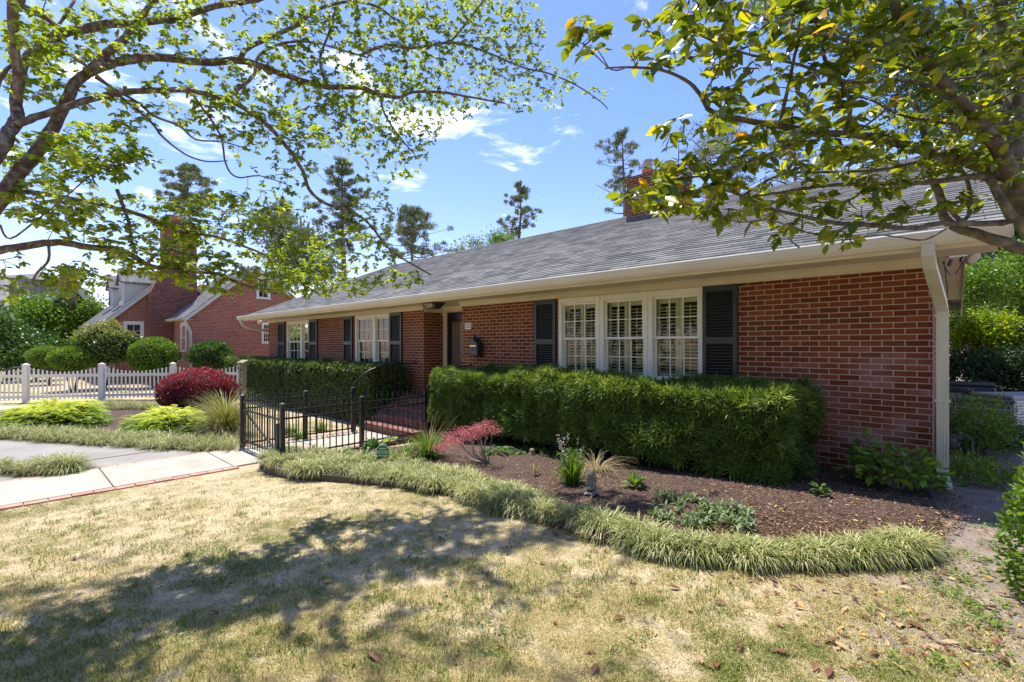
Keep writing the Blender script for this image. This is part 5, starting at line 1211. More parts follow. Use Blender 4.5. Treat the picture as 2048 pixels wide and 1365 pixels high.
# golden spreading yews: flat feathery sprays
def yewmound(label, cpx, cpy, d, rx_, rz, n, seed):
    c = np.array(GD(cpx, d)); g = gz(c[0]); t = thing('spreading_yew', label, 'shrub', (c[0], c[1], g), 'spreading yews in the island bed')
    k = n//14; u = rdir(k); u[:, 2] = np.abs(u[:, 2]); rad = RNG.uniform(.72, 1.05, k)*lumpy(u, .22, seed)
    P = c+u*np.array([rx_, rx_*.75, rz])*rad[:, None]; P[:, 2] = np.maximum(P[:, 2], g+.05)
    out = unit(u*np.array([1, 1, .15])+RNG.normal(size=(k, 3))*.3); out[:, 2] = out[:, 2]*.3+.1; out = unit(out)
    sd = unit(np.cross(out, np.array([0, 0, 1.])+RNG.normal(size=(k, 3))*.15))
    Ps, Ds, Us, Ts, Ls = [], [], [], [], []
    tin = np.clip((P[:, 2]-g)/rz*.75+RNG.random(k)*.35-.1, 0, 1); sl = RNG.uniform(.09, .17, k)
    for j in range(14):
        f = (j//2)/7; s = 1 if j % 2 else -1
        b = P+out*(sl*f)[:, None]-np.array([0, 0, 1.])*(f*f*.03); dd = out*(.6+.5*f)+sd*s*(1-.5*f)-np.array([0, 0, .25])*f
        Ps.append(b); Ds.append(dd); Us.append(np.cross(sd, out)); Ts.append(np.clip(tin+f*.18, 0, 1)); Ls.append(RNG.uniform(.035, .06, k)*(1.1-.4*f))
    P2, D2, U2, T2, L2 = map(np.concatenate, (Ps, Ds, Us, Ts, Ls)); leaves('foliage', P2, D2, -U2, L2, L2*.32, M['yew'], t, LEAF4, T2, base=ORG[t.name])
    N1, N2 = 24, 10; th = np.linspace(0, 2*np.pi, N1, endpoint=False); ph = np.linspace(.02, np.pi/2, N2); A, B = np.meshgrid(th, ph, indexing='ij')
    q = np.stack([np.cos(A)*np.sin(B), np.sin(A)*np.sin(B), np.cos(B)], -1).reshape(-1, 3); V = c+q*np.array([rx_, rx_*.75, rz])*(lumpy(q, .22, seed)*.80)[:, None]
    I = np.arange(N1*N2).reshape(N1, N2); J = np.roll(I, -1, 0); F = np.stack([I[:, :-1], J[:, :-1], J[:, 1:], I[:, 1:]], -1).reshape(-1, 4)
    np_mesh('shaded_core', V, F, M['core'], None, t, ORG[t.name], smooth=True); return t  # solid mound under the sprays, inner shade put into its colour
yewmound('wide golden green spreading yew at the left end of the island bed', 108, 840, 10.9, 1.26, .52, 42000, 1)
yewmound('golden green spreading yew nearest the iron gate in the island bed', 338, 850, 10.2, .98, .46, 30000, 4)
# ornamental grass
def tuft(name, label, cat, c, n, L_, w, mat, spread=1.0, lean=(0, 0), r0=.06, droop=1.2, elmin=.3, group=None, seeds=None, part='blade', parent=None, tint=None):
    c = np.array(c); t = parent or thing(name, label, cat, tuple(c), group)
    ang = RNG.uniform(0, 2*np.pi, n); el = np.clip(RNG.normal(1.0, .32, n)/spread, elmin, 1.5); out = np.stack([np.cos(ang), np.sin(ang), 0*ang], 1)+np.array([lean[0], lean[1], 0])*.4
    r = RNG.uniform(0, r0, n); b = c+out*r[:, None]; Ln = L_*RNG.uniform(.55, 1.2, n); W = w*RNG.uniform(.7, 1.3, n); S = unit(np.cross(out, np.array([0, 0, 1.])))
    V = [b-S*W[:, None]*.5, b+S*W[:, None]*.5]; p = b; e = el.copy()
    for k, (f, q) in enumerate(((.3, 0), (.27, .28), (.25, .6), (.18, 1.0))):
        e2 = el-droop*q; dd = out*np.cos(e2)[:, None]+np.array([0, 0, 1.])*np.sin(e2)[:, None]; p = p+dd*(Ln*f)[:, None]
        if k < 3: V += [p-S*W[:, None]*.5*(1-.15*k), p+S*W[:, None]*.5*(1-.15*k)]
    V.append(p); V = np.stack(V, 1); F = np.array([[0, 1, 3], [0, 3, 2], [2, 3, 5], [2, 5, 4], [4, 5, 7], [4, 7, 6], [6, 7, 8]])[None]+(np.arange(n)*9)[:, None, None]
    tt = RNG.random(n) if tint is None else tint(n)
    np_mesh(part, V.reshape(-1, 3), F.reshape(-1, 3), mat, np.repeat(tt, 9), t, ORG[t.name]); return t
g = GD(452, 9.5)
gt = tuft('ornamental_grass', 'tall arching tan and green ornamental grass clump left of the iron gate', 'ornamental grass', (g.x, g.y, g.z+.05), 1500, 1.0, .006, M['clump'], .95, droop=1.0, r0=.12)
tuft('', '', '', (g.x, g.y, g.z+.12), 700, .55, .007, M['tan'], 1.8, droop=1.6, r0=.16, parent=gt, part='dry_blade', elmin=-.2)
# ---------- perennials in the front bed
p = GB(1143, 968)
pt = tuft('white_flower_clump', 'upright light green perennial clump with white flower spikes left of the frog statue', 'flowering plant', tuple(p), 260, .30, .010, M['bright'], .75, r0=.07, droop=.5)
mb = MB(); PF = []
for k in range(11):
    a = random.uniform(0, 6.28); tx, ty = .14*math.cos(a)+random.uniform(-.05, .03), .14*math.sin(a); h = random.uniform(.42, .62)
    pts = [p+Vector((tx*.2, ty*.2, 0)), p+Vector((tx*.6, ty*.6, h*.5)), p+Vector((tx, ty, h))]; mb.tube(pts, [.003, .0025, .0015], 4, cap=False)
    for j in range(26): f = random.uniform(.42, .97); q = pts[1].lerp(pts[2], max(0, f*2-1)) if f > .5 else pts[0].lerp(pts[1], f*2); PF.append(tuple(q+Vector((random.gauss(0, .007), random.gauss(0, .007), 0))))
obj('stem', mb, M['green'] if False else M['tan'], pt)
PF = np.array(PF); dd = rdir(len(PF)); leaves('petal', PF, dd, rdir(len(PF)), .017, .013, M['petal'], pt, LEAF4, base=ORG[pt.name])
mb_l = RNG.random((420, 3)); Pl = np.array(p)+np.stack([RNG.normal(0, .07, 420), RNG.normal(0, .07, 420), RNG.uniform(.03, .36, 420)], 1); leaves('leaf', Pl, unit(RNG.normal(size=(420, 3))*.5+np.array([0, 0, .8])), rdir(420), RNG.uniform(.04, .08, 420), .014, M['bright'], pt, LEAF4, base=ORG[pt.name])
p = GB(1190, 945); tuft('dry_grass_clump', 'arching clump of dry brown grass behind the frog statue', 'ornamental grass', tuple(p), 240, .50, .004, M['tan'], 1.5, r0=.05, droop=1.7, lean=(.5, .4), elmin=.1)
# hosta-like bright plant, small spiky plant
def rosette(name, label, cat, p, n, L_, w, mat, el=(.3, 1.2), group=None, r0=.02, shape=LEAF6, h=0):
    t = thing(name, label, cat, tuple(p), group); a = RNG.uniform(0, 6.28, n); e = RNG.uniform(*el, n); Dd = np.stack([np.cos(a)*np.cos(e), np.sin(a)*np.cos(e), np.sin(e)], 1)
    P = np.array(p)+Dd*r0+np.array([0, 0, 1.])*RNG.uniform(0, h+1e-6, n)[:, None]; Ln = L_*RNG.uniform(.6, 1.2, n); leaves('leaf', P, Dd, np.array([0, 0, 1.])+0*Dd, Ln, Ln*w, mat, t, shape, base=ORG[t.name], lift=Ln*.6); return t
rosette('hosta', 'small yellow green hosta alone on the mulch right of the frog', 'hosta', GB(1272, 978), 34, .15, .32, M['bright'], (.15, 1.1), h=.05)
rosette('iris_sprout', 'little fan of pale spiky leaves in the mulch left of the white flower spikes', 'plant', GB(1069, 952), 12, .17, .10, M['liri'], (.6, 1.4), shape=ARCH)
rosette('seedling', 'small palm shaped seedling under the right end of the hedge', 'seedling', GB(1640, 992), 22, .10, .42, M['green'], (-.1, .6), h=.08)
# groundcover patch of rosettes
gp_ = thing('groundcover_patch', 'patch of grey green broad leaved groundcover spilling toward the border grass', 'groundcover', GB(1400, 1030))
P, Dd = [], []
for k in range(85):
    px = 1305+200*random.random(); lo, hi = 985+ (px-1305)*.22, 1052+(px-1305)*.12; q = GB(px, random.uniform(lo, hi)); h = random.uniform(.02, .10)
    for j in range(11): a = random.uniform(0, 6.28); e = random.uniform(.1, 1.1); P.append((q.x, q.y, q.z+h*random.random())); Dd.append((math.cos(a)*math.cos(e), math.sin(a)*math.cos(e), math.sin(e)))
P = np.array(P); Dd = np.array(Dd); M['greygreen'] = leafmat('grey_green_leaves', [(0, (.07, .12, .05)), (.6, (.15, .22, .09)), (1, (.26, .33, .15))], .25, .5, .4)
leaves('leaf', P, Dd, np.array([0, 0, 1.])+0*Dd, RNG.uniform(.045, .085, len(P)), .022, M['greygreen'], gp_, LEAF6, base=ORG[gp_.name])
# dwarf red shrub with bare twigs
p = GB(975, 928); rt = thing('dwarf_pink_shrub', 'small windswept shrub with rose pink leaves on bare twisted twigs in the front bed', 'shrub', tuple(p))
dd0 = Vector((p.x, p.y, 0)).dot(f_)
segs = []; tips = []
for (ex, ey) in [(925, 862), (900, 872), (955, 855), (975, 850), (890, 892), (915, 885), (940, 876), (960, 868), (905, 880), (930, 868), (950, 862), (985, 862), (880, 897), (990, 890)]:
    e = D(ex, ey, dd0+random.uniform(-.25, .25)); m1 = p.lerp(e, .45)+Vector((random.uniform(-.06, .06), random.uniform(-.06, .06), -.04)); segs.append(([p, m1, p.lerp(e, .75)+Vector((0, 0, random.uniform(-.03, .03))), e], [.012, .008, .006, .003])); tips.append(e)
segs.append(([p, D(960, 905, dd0), D(990, 890, dd0)], [.008, .006, .004])); stems_mesh(rt, segs, M['wood'], 'twig')
P = np.concatenate([np.array(e)+RNG.normal(size=(300, 3))*np.array([.065, .065, .026]) for e in tips[:-1]]); leaves('foliage', P, unit(rdir(len(P))+np.array([0, 0, .5])), rdir(len(P)), .021, .010, M['pink'], rt, LEAF4, base=ORG[rt.name])
# bright daylilies by the fence and sign
for k, (px, py, n, l, lab) in enumerate([(815, 918, 90, .30, 'tallest bright daylily clump right of the green sign'), (790, 925, 60, .26, 'bright green strappy clump touching the right side of the sign'), (735, 921, 50, .20, 'small yellowing strappy clump left of the sign'), (690, 913, 60, .18, 'grey green low clump left of the sign by the kerb'), (838, 922, 40, .22, 'thin strappy clump between the daylily and the feathery plant')]):
    tuft('daylily', lab, 'daylily', tuple(GB(px, py)), n, l, .013, M['bright'], 1.0, droop=1.3, r0=.03, group='strappy plants beside the sign')
p = GB(858, 915); ft = tuft('feathery_clump', 'feathery yellow green perennial in front of the iron fence end post', 'plant', tuple(p), 700, .42, .005, M['bright'], .95, droop=.8, r0=.09)
tuft('', '', '', tuple(p), 60, .68, .0035, M['tan'], .8, droop=.5, r0=.06, parent=ft, part='seed_head')
rosette('lily', 'pale yellow leaved lily by the fence kerb behind the sign', 'lily', D(775, 885, 7.4), 16, .16, .28, M['yew'], (-.1, .8))
rosette('leafy_plant', 'broad leaved green plant behind the sign along the kerb', 'plant', GB(745, 910), 60, .14, .4, M['green'], (.2, 1.3), h=.08, r0=.08)
for i, (px, py, s, lab) in enumerate([(580, 868, .3, 'bright leafy clump behind the iron gate'), (640, 862, .26, 'bright leafy clump between the far fence run and the hedge'), (598, 880, .2, 'low leafy clump beside the far fence middle post')]):
    tuft('leafy_clump', lab, 'plant', tuple(G(px, py)), 120, s, .014, M['bright'], 1.0, droop=1.0, r0=.12, group='leafy clumps behind the far fence run')
# ferns under the hedge
def fern(label, px, py, n, L_, dpt=None):
    p = GB(px, py) if dpt is None else GD(px, dpt, .05); t = thing('fern', label, 'fern', tuple(p), 'ferns under the hedge'); P, Dd, U, Ls = [], [], [], []
    for k in range(n):
        a = random.uniform(0, 6.28); L2 = L_*random.uniform(.7, 1.2); e = random.uniform(.4, .9); o = Vector((math.cos(a), math.sin(a), 0)); sd = Vector((-o.y, o.x, 0)); q = Vector(p)
        for j in range(12):
            f = j/12; ee = e-1.3*f; dv = o*math.cos(ee)+Vector((0, 0, math.sin(ee))); q = q+dv*L2/12
            for s in (-1, 1): P.append(tuple(q)); Dd.append(tuple(sd*s+dv*.5)); U.append((0, 0, 1)); Ls.append(L2*.30*math.sin(math.pi*(.15+f*.8)))
    Ls = np.array(Ls); leaves('frond', P, Dd, U, Ls, Ls*.32, M['green'], t, LEAF4, base=ORG[t.name]); return t
fern('leftmost fern under the hedge, behind the pink shrub', 995, 905, 9, .34); fern('middle fern under the hedge beside the clay lantern', 1045, 905, 9, .36); fern('fern under the hedge just left of the white flower spikes', 1100, 905, 9, .34)
# hydrangea and side shrubs
def broad(name, label, cat, c, r, n, L_, w, mat, seed=0, group=None, layers=1.0):
    c = np.array(c); g = gz(c[0]); t = thing(name, label, cat, (c[0], c[1], g), group); d = rdir(n); d[:, 2] = np.abs(d[:, 2])*1.1-.15
    P = c+unit(d)*np.array(r)*(RNG.random(n)**.4*lumpy(d, .25, seed))[:, None]; P[:, 2] = np.maximum(P[:, 2], g+.03)
    D_ = unit(d*np.array([1, 1, .2])+RNG.normal(size=(n, 3))*.35); U = np.array([0, 0, 1.])+RNG.normal(size=(n, 3))*.3; Ln = L_*RNG.uniform(.55, 1.2, n)
    leaves('foliage', P, D_, U, Ln, Ln*w, mat, t, LEAF6, base=ORG[t.name], lift=Ln*.4)
    mb = MB()
    for q in range(10):
        j = random.randrange(n); mb.tube([(c[0]+random.uniform(-.04, .04), c[1]+random.uniform(-.04, .04), g-.02), tuple((c*np.array([1, 1, 1])+P[j])/2), tuple(P[j])], [.008, .006, .003], 4, cap=False)
    obj('stem', mb, M['wood'], t); return t
c = D(1790, 985, 4.75); broad('hydrangea', 'leafy green hydrangea against the brick near the downspout foot', 'shrub', (c.x, c.y, .16), (.42, .30, .34), 420, .105, .62, M['bright'], 3)
c = D(1735, 945, 5.2); broad('hydrangea', 'smaller upright hydrangea stems left of the bigger one by the brick', 'shrub', (c.x, c.y, .20), (.18, .16, .26), 110, .09, .6, M['bright'], 5)
c = D(1950, 850, 6.4); shrub('nandina', 'fine leaved shrub arching in front of the air conditioners', 'shrub', (c.x, c.y, c.z-.05), (.46, .5, .48), 3800, .05, M['bright'], None, .35, 3, lw=.4, depth=.45)
c = D(1935, 960, 5.2); shrub('nandina', 'low dark green shrub spilling over the downspout elbow', 'shrub', (c.x, c.y, c.z), (.50, .45, .26), 4000, .05, M['bright'], None, .3, 8, lw=.42, depth=.35)
c = D(2000, 905, 6.8); shrub('side_shrub', 'loose low shrub below the grey generator', 'shrub', (c.x, c.y, .15), (.5, .5, .28), 2600, .05, M['green'], None, .3, 9, lw=.5, depth=.35)
# near leafy shrub at the right edge
c = D(2108, 1120, 2.7); shrub('edge_shrub', 'bright leafy shrub cut off by the right edge of the picture', 'shrub', (c.x, c.y, c.z), (.20, .20, .66), 2600, .05, M['bright'], 'core', .22, 6, lw=.45, depth=.16, shape=LEAF6, corek=.5)
# shrubs round the neighbour
def nshrub(label, px, py, w, h, d, mat, n, leaf, seed, amp=.12, core='core', name='round_shrub', **k):
    c = D(px, py, d); return shrub(name, label, 'shrub', tuple(c), rpx(w, h, d), n, leaf, M[mat], core, amp, seed, group='shrubs around the neighbouring house', **k)
nshrub('rounded glossy green shrub left of the wing downspout', 307, 712, 42, 36, 20.5, 'bright', 9000, .09, 2)
nshrub('pale speckled loose shrub covering the neighbour front corner', 208, 690, 50, 42, 20, 'box', 8000, .11, 5, .25, bright_top=.5, depth=.2)
nshrub('dark green shrub in front of the wing wall', 422, 712, 36, 28, 21, 'green', 6500, .10, 3, .22)
nshrub('clipped yellow green shrub under the speckled one', 146, 718, 36, 24, 19.0, 'bright', 7000, .08, 7)
nshrub('low clipped shrub left of the other clipped one', 95, 714, 30, 20, 22, 'bright', 5500, .08, 9)

# ---------- trees
def tree_crown_pts(lobes, n):
    w = np.array([l[3]*l[3]*l[4] for l in lobes]); k = RNG.choice(len(lobes), n, p=w/w.sum()); L_ = np.array(lobes)[k]
    d = rdir(n); r = RNG.random(n)**.38; P = L_[:, :3]+d*np.stack([L_[:, 3], L_[:, 3], L_[:, 4]], 1)*r[:, None]; return P, d
def bigtree(label, base, top, lobes, n, leaf, mat, trunk_r=.2, cat='tree', name='leafy_tree', group=None, lw=.55, clump=8):
    """lobes: (x,y,z,rxy,rz) world"""
    t = thing(name, label, cat, tuple(base), group); m = n//clump; P, d = tree_crown_pts(lobes, m)
    Q = np.repeat(P, clump, 0)+RNG.normal(size=(m*clump, 3))*leaf*1.6; dd = np.repeat(d, clump, 0); k = len(Q)
    Dn = unit(RNG.normal(size=(k, 3))*.7+dd*.5+np.array([0, 0, .1])); U = unit(RNG.normal(size=(k, 3))*.6+np.array([0, 0, 1.])); Ln = leaf*RNG.uniform(.6, 1.3, k)
    T = np.clip(np.repeat(RNG.random(m), clump)*.6+RNG.random(k)*.4, 0, 1)
    leaves('crown', Q, Dn, U, Ln, Ln*lw, mat, t, LEAF4, T, base=ORG[t.name])
    mb = MB(); b, tp = Vector(base), Vector(top); mb.tube([b-Vector((0, 0, .2)), b.lerp(tp, .5)+Vector((.05, 0, 0)), tp], [trunk_r, trunk_r*.7, trunk_r*.3], 8)
    for l in lobes: c = Vector(l[:3]); s = b.lerp(tp, .55+.3*random.random()); mb.tube([s, s.lerp(c, .6)+Vector((0, 0, .1)), c], [trunk_r*.4, trunk_r*.25, trunk_r*.08], 6, cap=False)
    obj('trunk', mb, M['bark_grey'], t); return t
def lob(px, py, d, w, h): c = D(px, py, d); return (c.x, c.y, c.z, w/FPX*d, h/FPX*d)
def pxtree(label, bpx, d, lobes_px, n, leaf, mat, tr=.2, group=None, name='leafy_tree'):
    b = GD(bpx, d); L_ = [lob(px, py, d+dd, w, h) for (px, py, w, h, dd) in lobes_px]; tz = max(l[2] for l in L_); return bigtree(label, b, (L_[0][0], L_[0][1], tz), L_, n, leaf, M[mat], tr, group=group, name=name)
# left edge greenery
pxtree('bushy yellow green tree in front of the far brick chimney house', 95, 30, [(75, 640, 45, 45, 0), (110, 670, 40, 45, 1), (130, 640, 30, 30, 2), (45, 690, 40, 40, -1)], 15000, .22, 'bright', .15, 'trees beyond the neighbour fence')
pxtree('dark low tree mass at the left edge behind the bench', 20, 24, [(5, 690, 45, 50, 0), (50, 715, 50, 28, 0), (-40, 660, 50, 60, 0), (90, 700, 30, 30, 1)], 15000, .17, 'green', .15, 'trees beyond the neighbour fence')
pxtree('sunlit leafy tree between the far chimney and the neighbour roof', 172, 32, [(165, 640, 26, 30, 0), (150, 670, 24, 30, 0), (190, 615, 16, 14, 0)], 6000, .2, 'bright', .12, 'trees beyond the neighbour fence')
# right edge greenery
GR = 'trees beyond the right side of the house'
pxtree('bright green layered tree right of the floodlight', 1985, 16, [(1960, 570, 60, 45, 0), (2030, 600, 60, 50, 1), (1925, 610, 30, 30, 0), (2080, 540, 60, 60, 0)], 20000, .12, 'bright', .15, GR)
pxtree('yellow green rounded small tree above the black air conditioner', 1990, 13, [(1975, 665, 45, 38, 0), (2020, 700, 45, 40, 0), (1920, 690, 24, 26, .5)], 16000, .085, 'yew', .1, GR)
pxtree('dark shiny shrubby tree directly behind the air conditioners', 1960, 12.2, [(1930, 735, 45, 30, 0), (1990, 740, 45, 34, 0), (2040, 745, 40, 50, -.3), (2050, 690, 40, 40, .5)], 16000, .08, 'deep', .1, GR)
pxtree('low green tree filling the gap beside the downspout far behind', 1905, 19, [(1905, 650, 26, 40, 0), (1890, 600, 24, 40, 0), (1930, 620, 30, 40, 0)], 7000, .14, 'green', .1, GR)
pxtree('tall dark background tree at the far right', 2150, 26, [(2060, 420, 110, 120, 0), (2130, 250, 120, 140, 0), (2020, 520, 90, 70, 0), (2150, 560, 120, 90, 0), (1960, 500, 50, 50, 2)], 26000, .26, 'green', .3, GR)
pxtree('high leafy tree rising behind the right end of the roof', 1960, 22, [(1880, 160, 110, 80, 0), (1970, 90, 110, 90, 0), (2050, 200, 90, 100, 0), (1780, 90, 90, 60, 1), (1700, 40, 80, 50, 1), (1990, 330, 60, 60, 0), (1860, 250, 60, 40, 0), (1560, 10, 70, 40, 1)], 34000, .17, 'green', .3, GR)
# small tree tops over the ridge
pxtree('pale feathery tree top just over the ridge', 930, 34, [(940, 492, 28, 10, 0), (905, 500, 20, 6, 0), (960, 488, 22, 10, 0)], 900, .16, 'box', .1, 'tree tops over the ridge')
pxtree('round green tree top over the ridge beside the slim pine', 1005, 33, [(998, 480, 20, 12, 0), (1010, 486, 14, 8, 0)], 1800, .16, 'bright', .1, 'tree tops over the ridge')
# dark foliage low behind our house on the left
pxtree('dark evergreen mass above the left gable behind the house', 560, 48, [(540, 450, 50, 35, 0), (600, 500, 60, 50, 0), (640, 545, 50, 30, 0), (575, 545, 40, 25, 0)], 7000, .38, 'pine', .2, 'evergreens behind the houses')
# pines
def pine(label, px, dist, y_top, y_low, w, n, lean=0, seed=0, dens=1.0, tpx=None):
    b = GD(px, dist); top = D(px+lean, y_top, dist); t = thing('tall_pine', label, 'pine tree', tuple(b), 'tall pines on the skyline'); H = top.z-b.z
    rr = random.Random(seed); mb = MB(); tr = H*.009+.05
    pts = [b.lerp(top, f)+Vector((rr.uniform(-1, 1)*.012*H*f, rr.uniform(-1, 1)*.01*H*f, 0)) for f in (0, .25, .5, .7, .85, 1)]; pts[-1] = top
    mb.tube(pts, [tr*1.5, tr*1.2, tr, tr*.7, tr*.4, tr*.1], 8); low = D(px, y_low, dist).z; P, C = [], []; W = w/FPX*dist
    nb_ = int(n); 
    for k in range(nb_):
        f = (k+rr.random())/nb_; z = low+(top.z-low)*f; tt_ = (z-b.z)/H; i = min(4, max([j for j, q in enumerate((0, .25, .5, .7, .85)) if q <= tt_]))
        ff = (tt_-(0, .25, .5, .7, .85)[i])/((.25, .25, .2, .15, .15)[i]); s = pts[i].lerp(pts[i+1], ff); prof = (math.sin(math.pi*min(1, .30+f*.72))**.6)*rr.uniform(.25, 1.25)
        a = rr.uniform(0, 6.28); e = s+Vector((math.cos(a)*W*prof, math.sin(a)*W*prof, W*prof*rr.uniform(.0, .45))); m = s.lerp(e, .5)+Vector((0, 0, -.06*W)); mb.tube([s, m, e], [tr*.28*(1.2-f), tr*.18*(1.2-f), .02], 5, cap=False)
        for q in range(rr.randint(2, 5)):
            g_ = rr.uniform(.45, 1.08); c = s.lerp(e, g_)+Vector((rr.gauss(0, .1*W), rr.gauss(0, .1*W), rr.gauss(.05, .07)*W)); C.append((*c, W*rr.uniform(.07, .17)))
    obj('trunk', mb, M['bark_far'], t); C = np.array(C); m = int(70*dens); k = np.repeat(np.arange(len(C)), m); d = rdir(len(k)); P = C[k, :3]+d*np.array([1, 1, .55])*(C[k, 3]*RNG.random(len(k))**.5)[:, None]
    Dd = unit(RNG.normal(size=(len(k), 3))+np.array([0, 0, .5])); sz = dist*.0052
    leaves('crown', P, Dd, rdir(len(k)), sz*RNG.uniform(.7, 1.4, len(k)), sz*.32, M['pine'], t, LEAF4, base=ORG[t.name]); return t
pine('bushy topped pine behind the neighbour chimney', 379, 52, 336, 440, 62, 40, 0, 1, 1.6)
pine('tall dense pine with a dark trunk over the left end of our roof', 690, 46, 325, 520, 62, 60, -8, 2, 1.3)
pine('pine with reddish tinge left of the tallest dense pine', 560, 50, 408, 520, 58, 36, 4, 3)
pine('forked looking pine over the left part of the ridge', 812, 44, 428, 520, 70, 46, 14, 4, 1.1)
pine('slim isolated pine standing alone above the ridge', 1046, 52, 368, 480, 44, 26, -8, 5, .9)
pine('wispy pine left of our brick chimney', 1262, 44, 268, 430, 62, 34, -18, 6, .8)
pine('broad pine crown right of our brick chimney', 1440, 44, 235, 400, 105, 46, 10, 7, .9)
pine('pine crown half hidden by the near branches right of the chimney', 1580, 46, 255, 380, 90, 34, 10, 8, .8)
# trees across the street behind the photographer (seen only as reflections and shade)
for k, (x, y, r) in enumerate([(-16, -16, 5), (-5, -19, 5.5), (6, -17, 5), (16, -12, 5)]):
    bigtree(['street side tree reflected in the left windows', 'broad street side tree reflected in the middle windows', 'street side tree reflected in the triple window', 'street side tree toward the right behind the camera'][k], (x, y, -.3), (x, y, 8), [(x, y, 6.5, r, 3.6), (x-2, y+1, 5, 3, 2.5), (x+2.5, y, 5, 3, 2.5), (x, y, 3, 4, 2)], 9000, .42, M['green'], .3, group='street side trees')
# ------------------------------------------------------------------ the two near trees whose branches frame the view
def smooth_path(P, k=4):
    P = [Vector(p) for p in P]; out = []
    for i in range(len(P)-1):
        a, b, c, d = P[max(i-1, 0)], P[i], P[i+1], P[min(i+2, len(P)-1)]
        for j in range(k):
            t = j/k; out.append(.5*((2*b)+(c-a)*t+(2*a-5*b+4*c-d)*t*t+(3*b-a-3*c+d)*t**3))
    out.append(P[-1]); return out
DSC = [0.0]
def dsc(px): return 1+DSC[0]*max(0, min(1, px/1000))
def limb_pts(pxs, d0, d1, w0, w1, jit=.02):
    n = len(pxs); raw = []
    for i, (x, y) in enumerate(pxs):
        f = i/(n-1); raw.append(D(x, y, (d0+(d1-d0)*f)*dsc(x)))
    sp = smooth_path(raw, 4); m = len(sp); rad = []; out = []
    for i, p in enumerate(sp):
        f = i/(m-1); d = (Vector((p.x, p.y, 0))).dot(Vector((-ST, CT, 0))); rad.append((w0+(w1-w0)*f)/2*d/FPX); out.append(p+Vector((random.uniform(-1, 1), random.uniform(-1, 1), random.uniform(-1, 1)))*rad[-1]*.14)
    return out, rad
def canopy(tree, limbs, blobs, ncl, mat_bark, mat_leaf, leaf, nleaf0, dspread, twig_r, clip, lw=.6, shape=LEAF6, droop=.2, extra=None, maxtw=.9, reach=150, spacing=.02, leafvar=(.7, 1.25), up_n=.35):
    nodes, nrad, npx, lim = [], [], [], MB()
    for (pxs, d0, d1, w0, w1) in limbs:
        pts, rad = limb_pts(pxs, d0, d1, w0, w1)
        lim.tube(pts, rad, 10, jit=.06)
        for p, r in zip(pts, rad): nodes.append(tuple(p)); nrad.append(r)
    obj('limb', lim, mat_bark, tree, smooth=True)
    nodes = np.array(nodes)
    def topx(P):
        q = P-np.array([0, 0, CAMZ]); d = q@np.array([-ST, CT, 0]); a = q@np.array([CT, ST, 0]); return np.stack([1024+FPX*a/d, HOR-FPX*q[:, 2]/d, d], 1)
    npx = topx(nodes); tot = sum(b[4] for b in blobs); C = []
    for (bx, by, bw, bh, wt) in blobs:
        k = int(ncl*wt/tot); th = RNG.uniform(0, 6.28, k); r = np.sqrt(RNG.random(k)); C.append(np.stack([bx+bw*r*np.cos(th), by+bh*r*np.sin(th)], 1))
    C = np.concatenate(C); C = C[clip(C[:, 0], C[:, 1])]
    # order by distance to limbs
    dist = np.array([np.min(np.hypot(npx[:, 0]-c[0], npx[:, 1]-c[1])) for c in C]); o = np.argsort(dist); C = C[o]
    cand = nodes.copy(); candpx = npx.copy(); tw = MB(); LP, LD, LU, LL = [], [], [], []
    newn = []
    for c in C:
        dd = np.hypot(candpx[:, 0]-c[0], candpx[:, 1]-c[1]); j = int(np.argmin(dd+RNG.uniform(0, 18, len(dd)))); 
        if dd[j] > reach: continue
        s = Vector(cand[j]); d = candpx[j, 2]+RNG.normal()*dspread*(.25+dd[j]/reach); d = max(1.1, d); e = D(c[0], c[1], d); v = e-s; ln = v.length
        if ln < .03 or ln > maxtw: continue
        side = Vector((RNG.normal(), RNG.normal(), RNG.normal()))*ln*.10; m1 = s.lerp(e, .35)+side; m2 = s.lerp(e, .7)+side*.9+Vector((0, 0, ln*.05))
        r0 = twig_r*(.8+ln*2); tw.tube([s, m1, m2, e], [r0, r0*.75, r0*.55, r0*.35], 4, cap=False)
        cand = np.vstack([cand, [tuple(m2)], [tuple(e)]]); candpx = np.vstack([candpx, topx(np.array([tuple(m2), tuple(e)]))])
        dv = v.normalized(); nleaf = nleaf0 if nleaf0 > 5 else (0 if random.random() < .25 else random.randint(3, 7))
        for q in range(nleaf):
            f = 1-.65*(q/nleaf)**1.2; p = (m2.lerp(e, (f-.7)/.3) if f > .7 else m1.lerp(m2, (f-.35)/.35)); 
            sd = dv.cross(Vector((0, 0, 1))); sd = sd.normalized() if sd.length > .01 else Vector((1, 0, 0)); sg = 1 if q % 2 else -1
            ld = dv*random.uniform(.2, .9)+sd*sg*random.uniform(.3, 1.1)+Vector((random.gauss(0, .3), random.gauss(0, .3), random.gauss(-droop, .3)))
            if q == 0: ld = dv+Vector((random.gauss(0, .2), random.gauss(0, .2), -droop))
            LP.append(tuple(p)); LD.append(tuple(ld)); LU.append((random.gauss(0, up_n), random.gauss(0, up_n), 1)); LL.append(leaf*random.uniform(*leafvar))
    obj('twig', tw, mat_bark, tree); LL = np.array(LL); T = RNG.beta(2, 2.2, len(LL))*.95+.02
    yl = RNG.random(len(LL)) < .012; T[yl] = 1
    leaves('crown', LP, LD, LU, LL, LL*lw, mat_leaf, tree, shape, T, base=ORG[tree.name], lift=LL*.45)
    return len(LL)
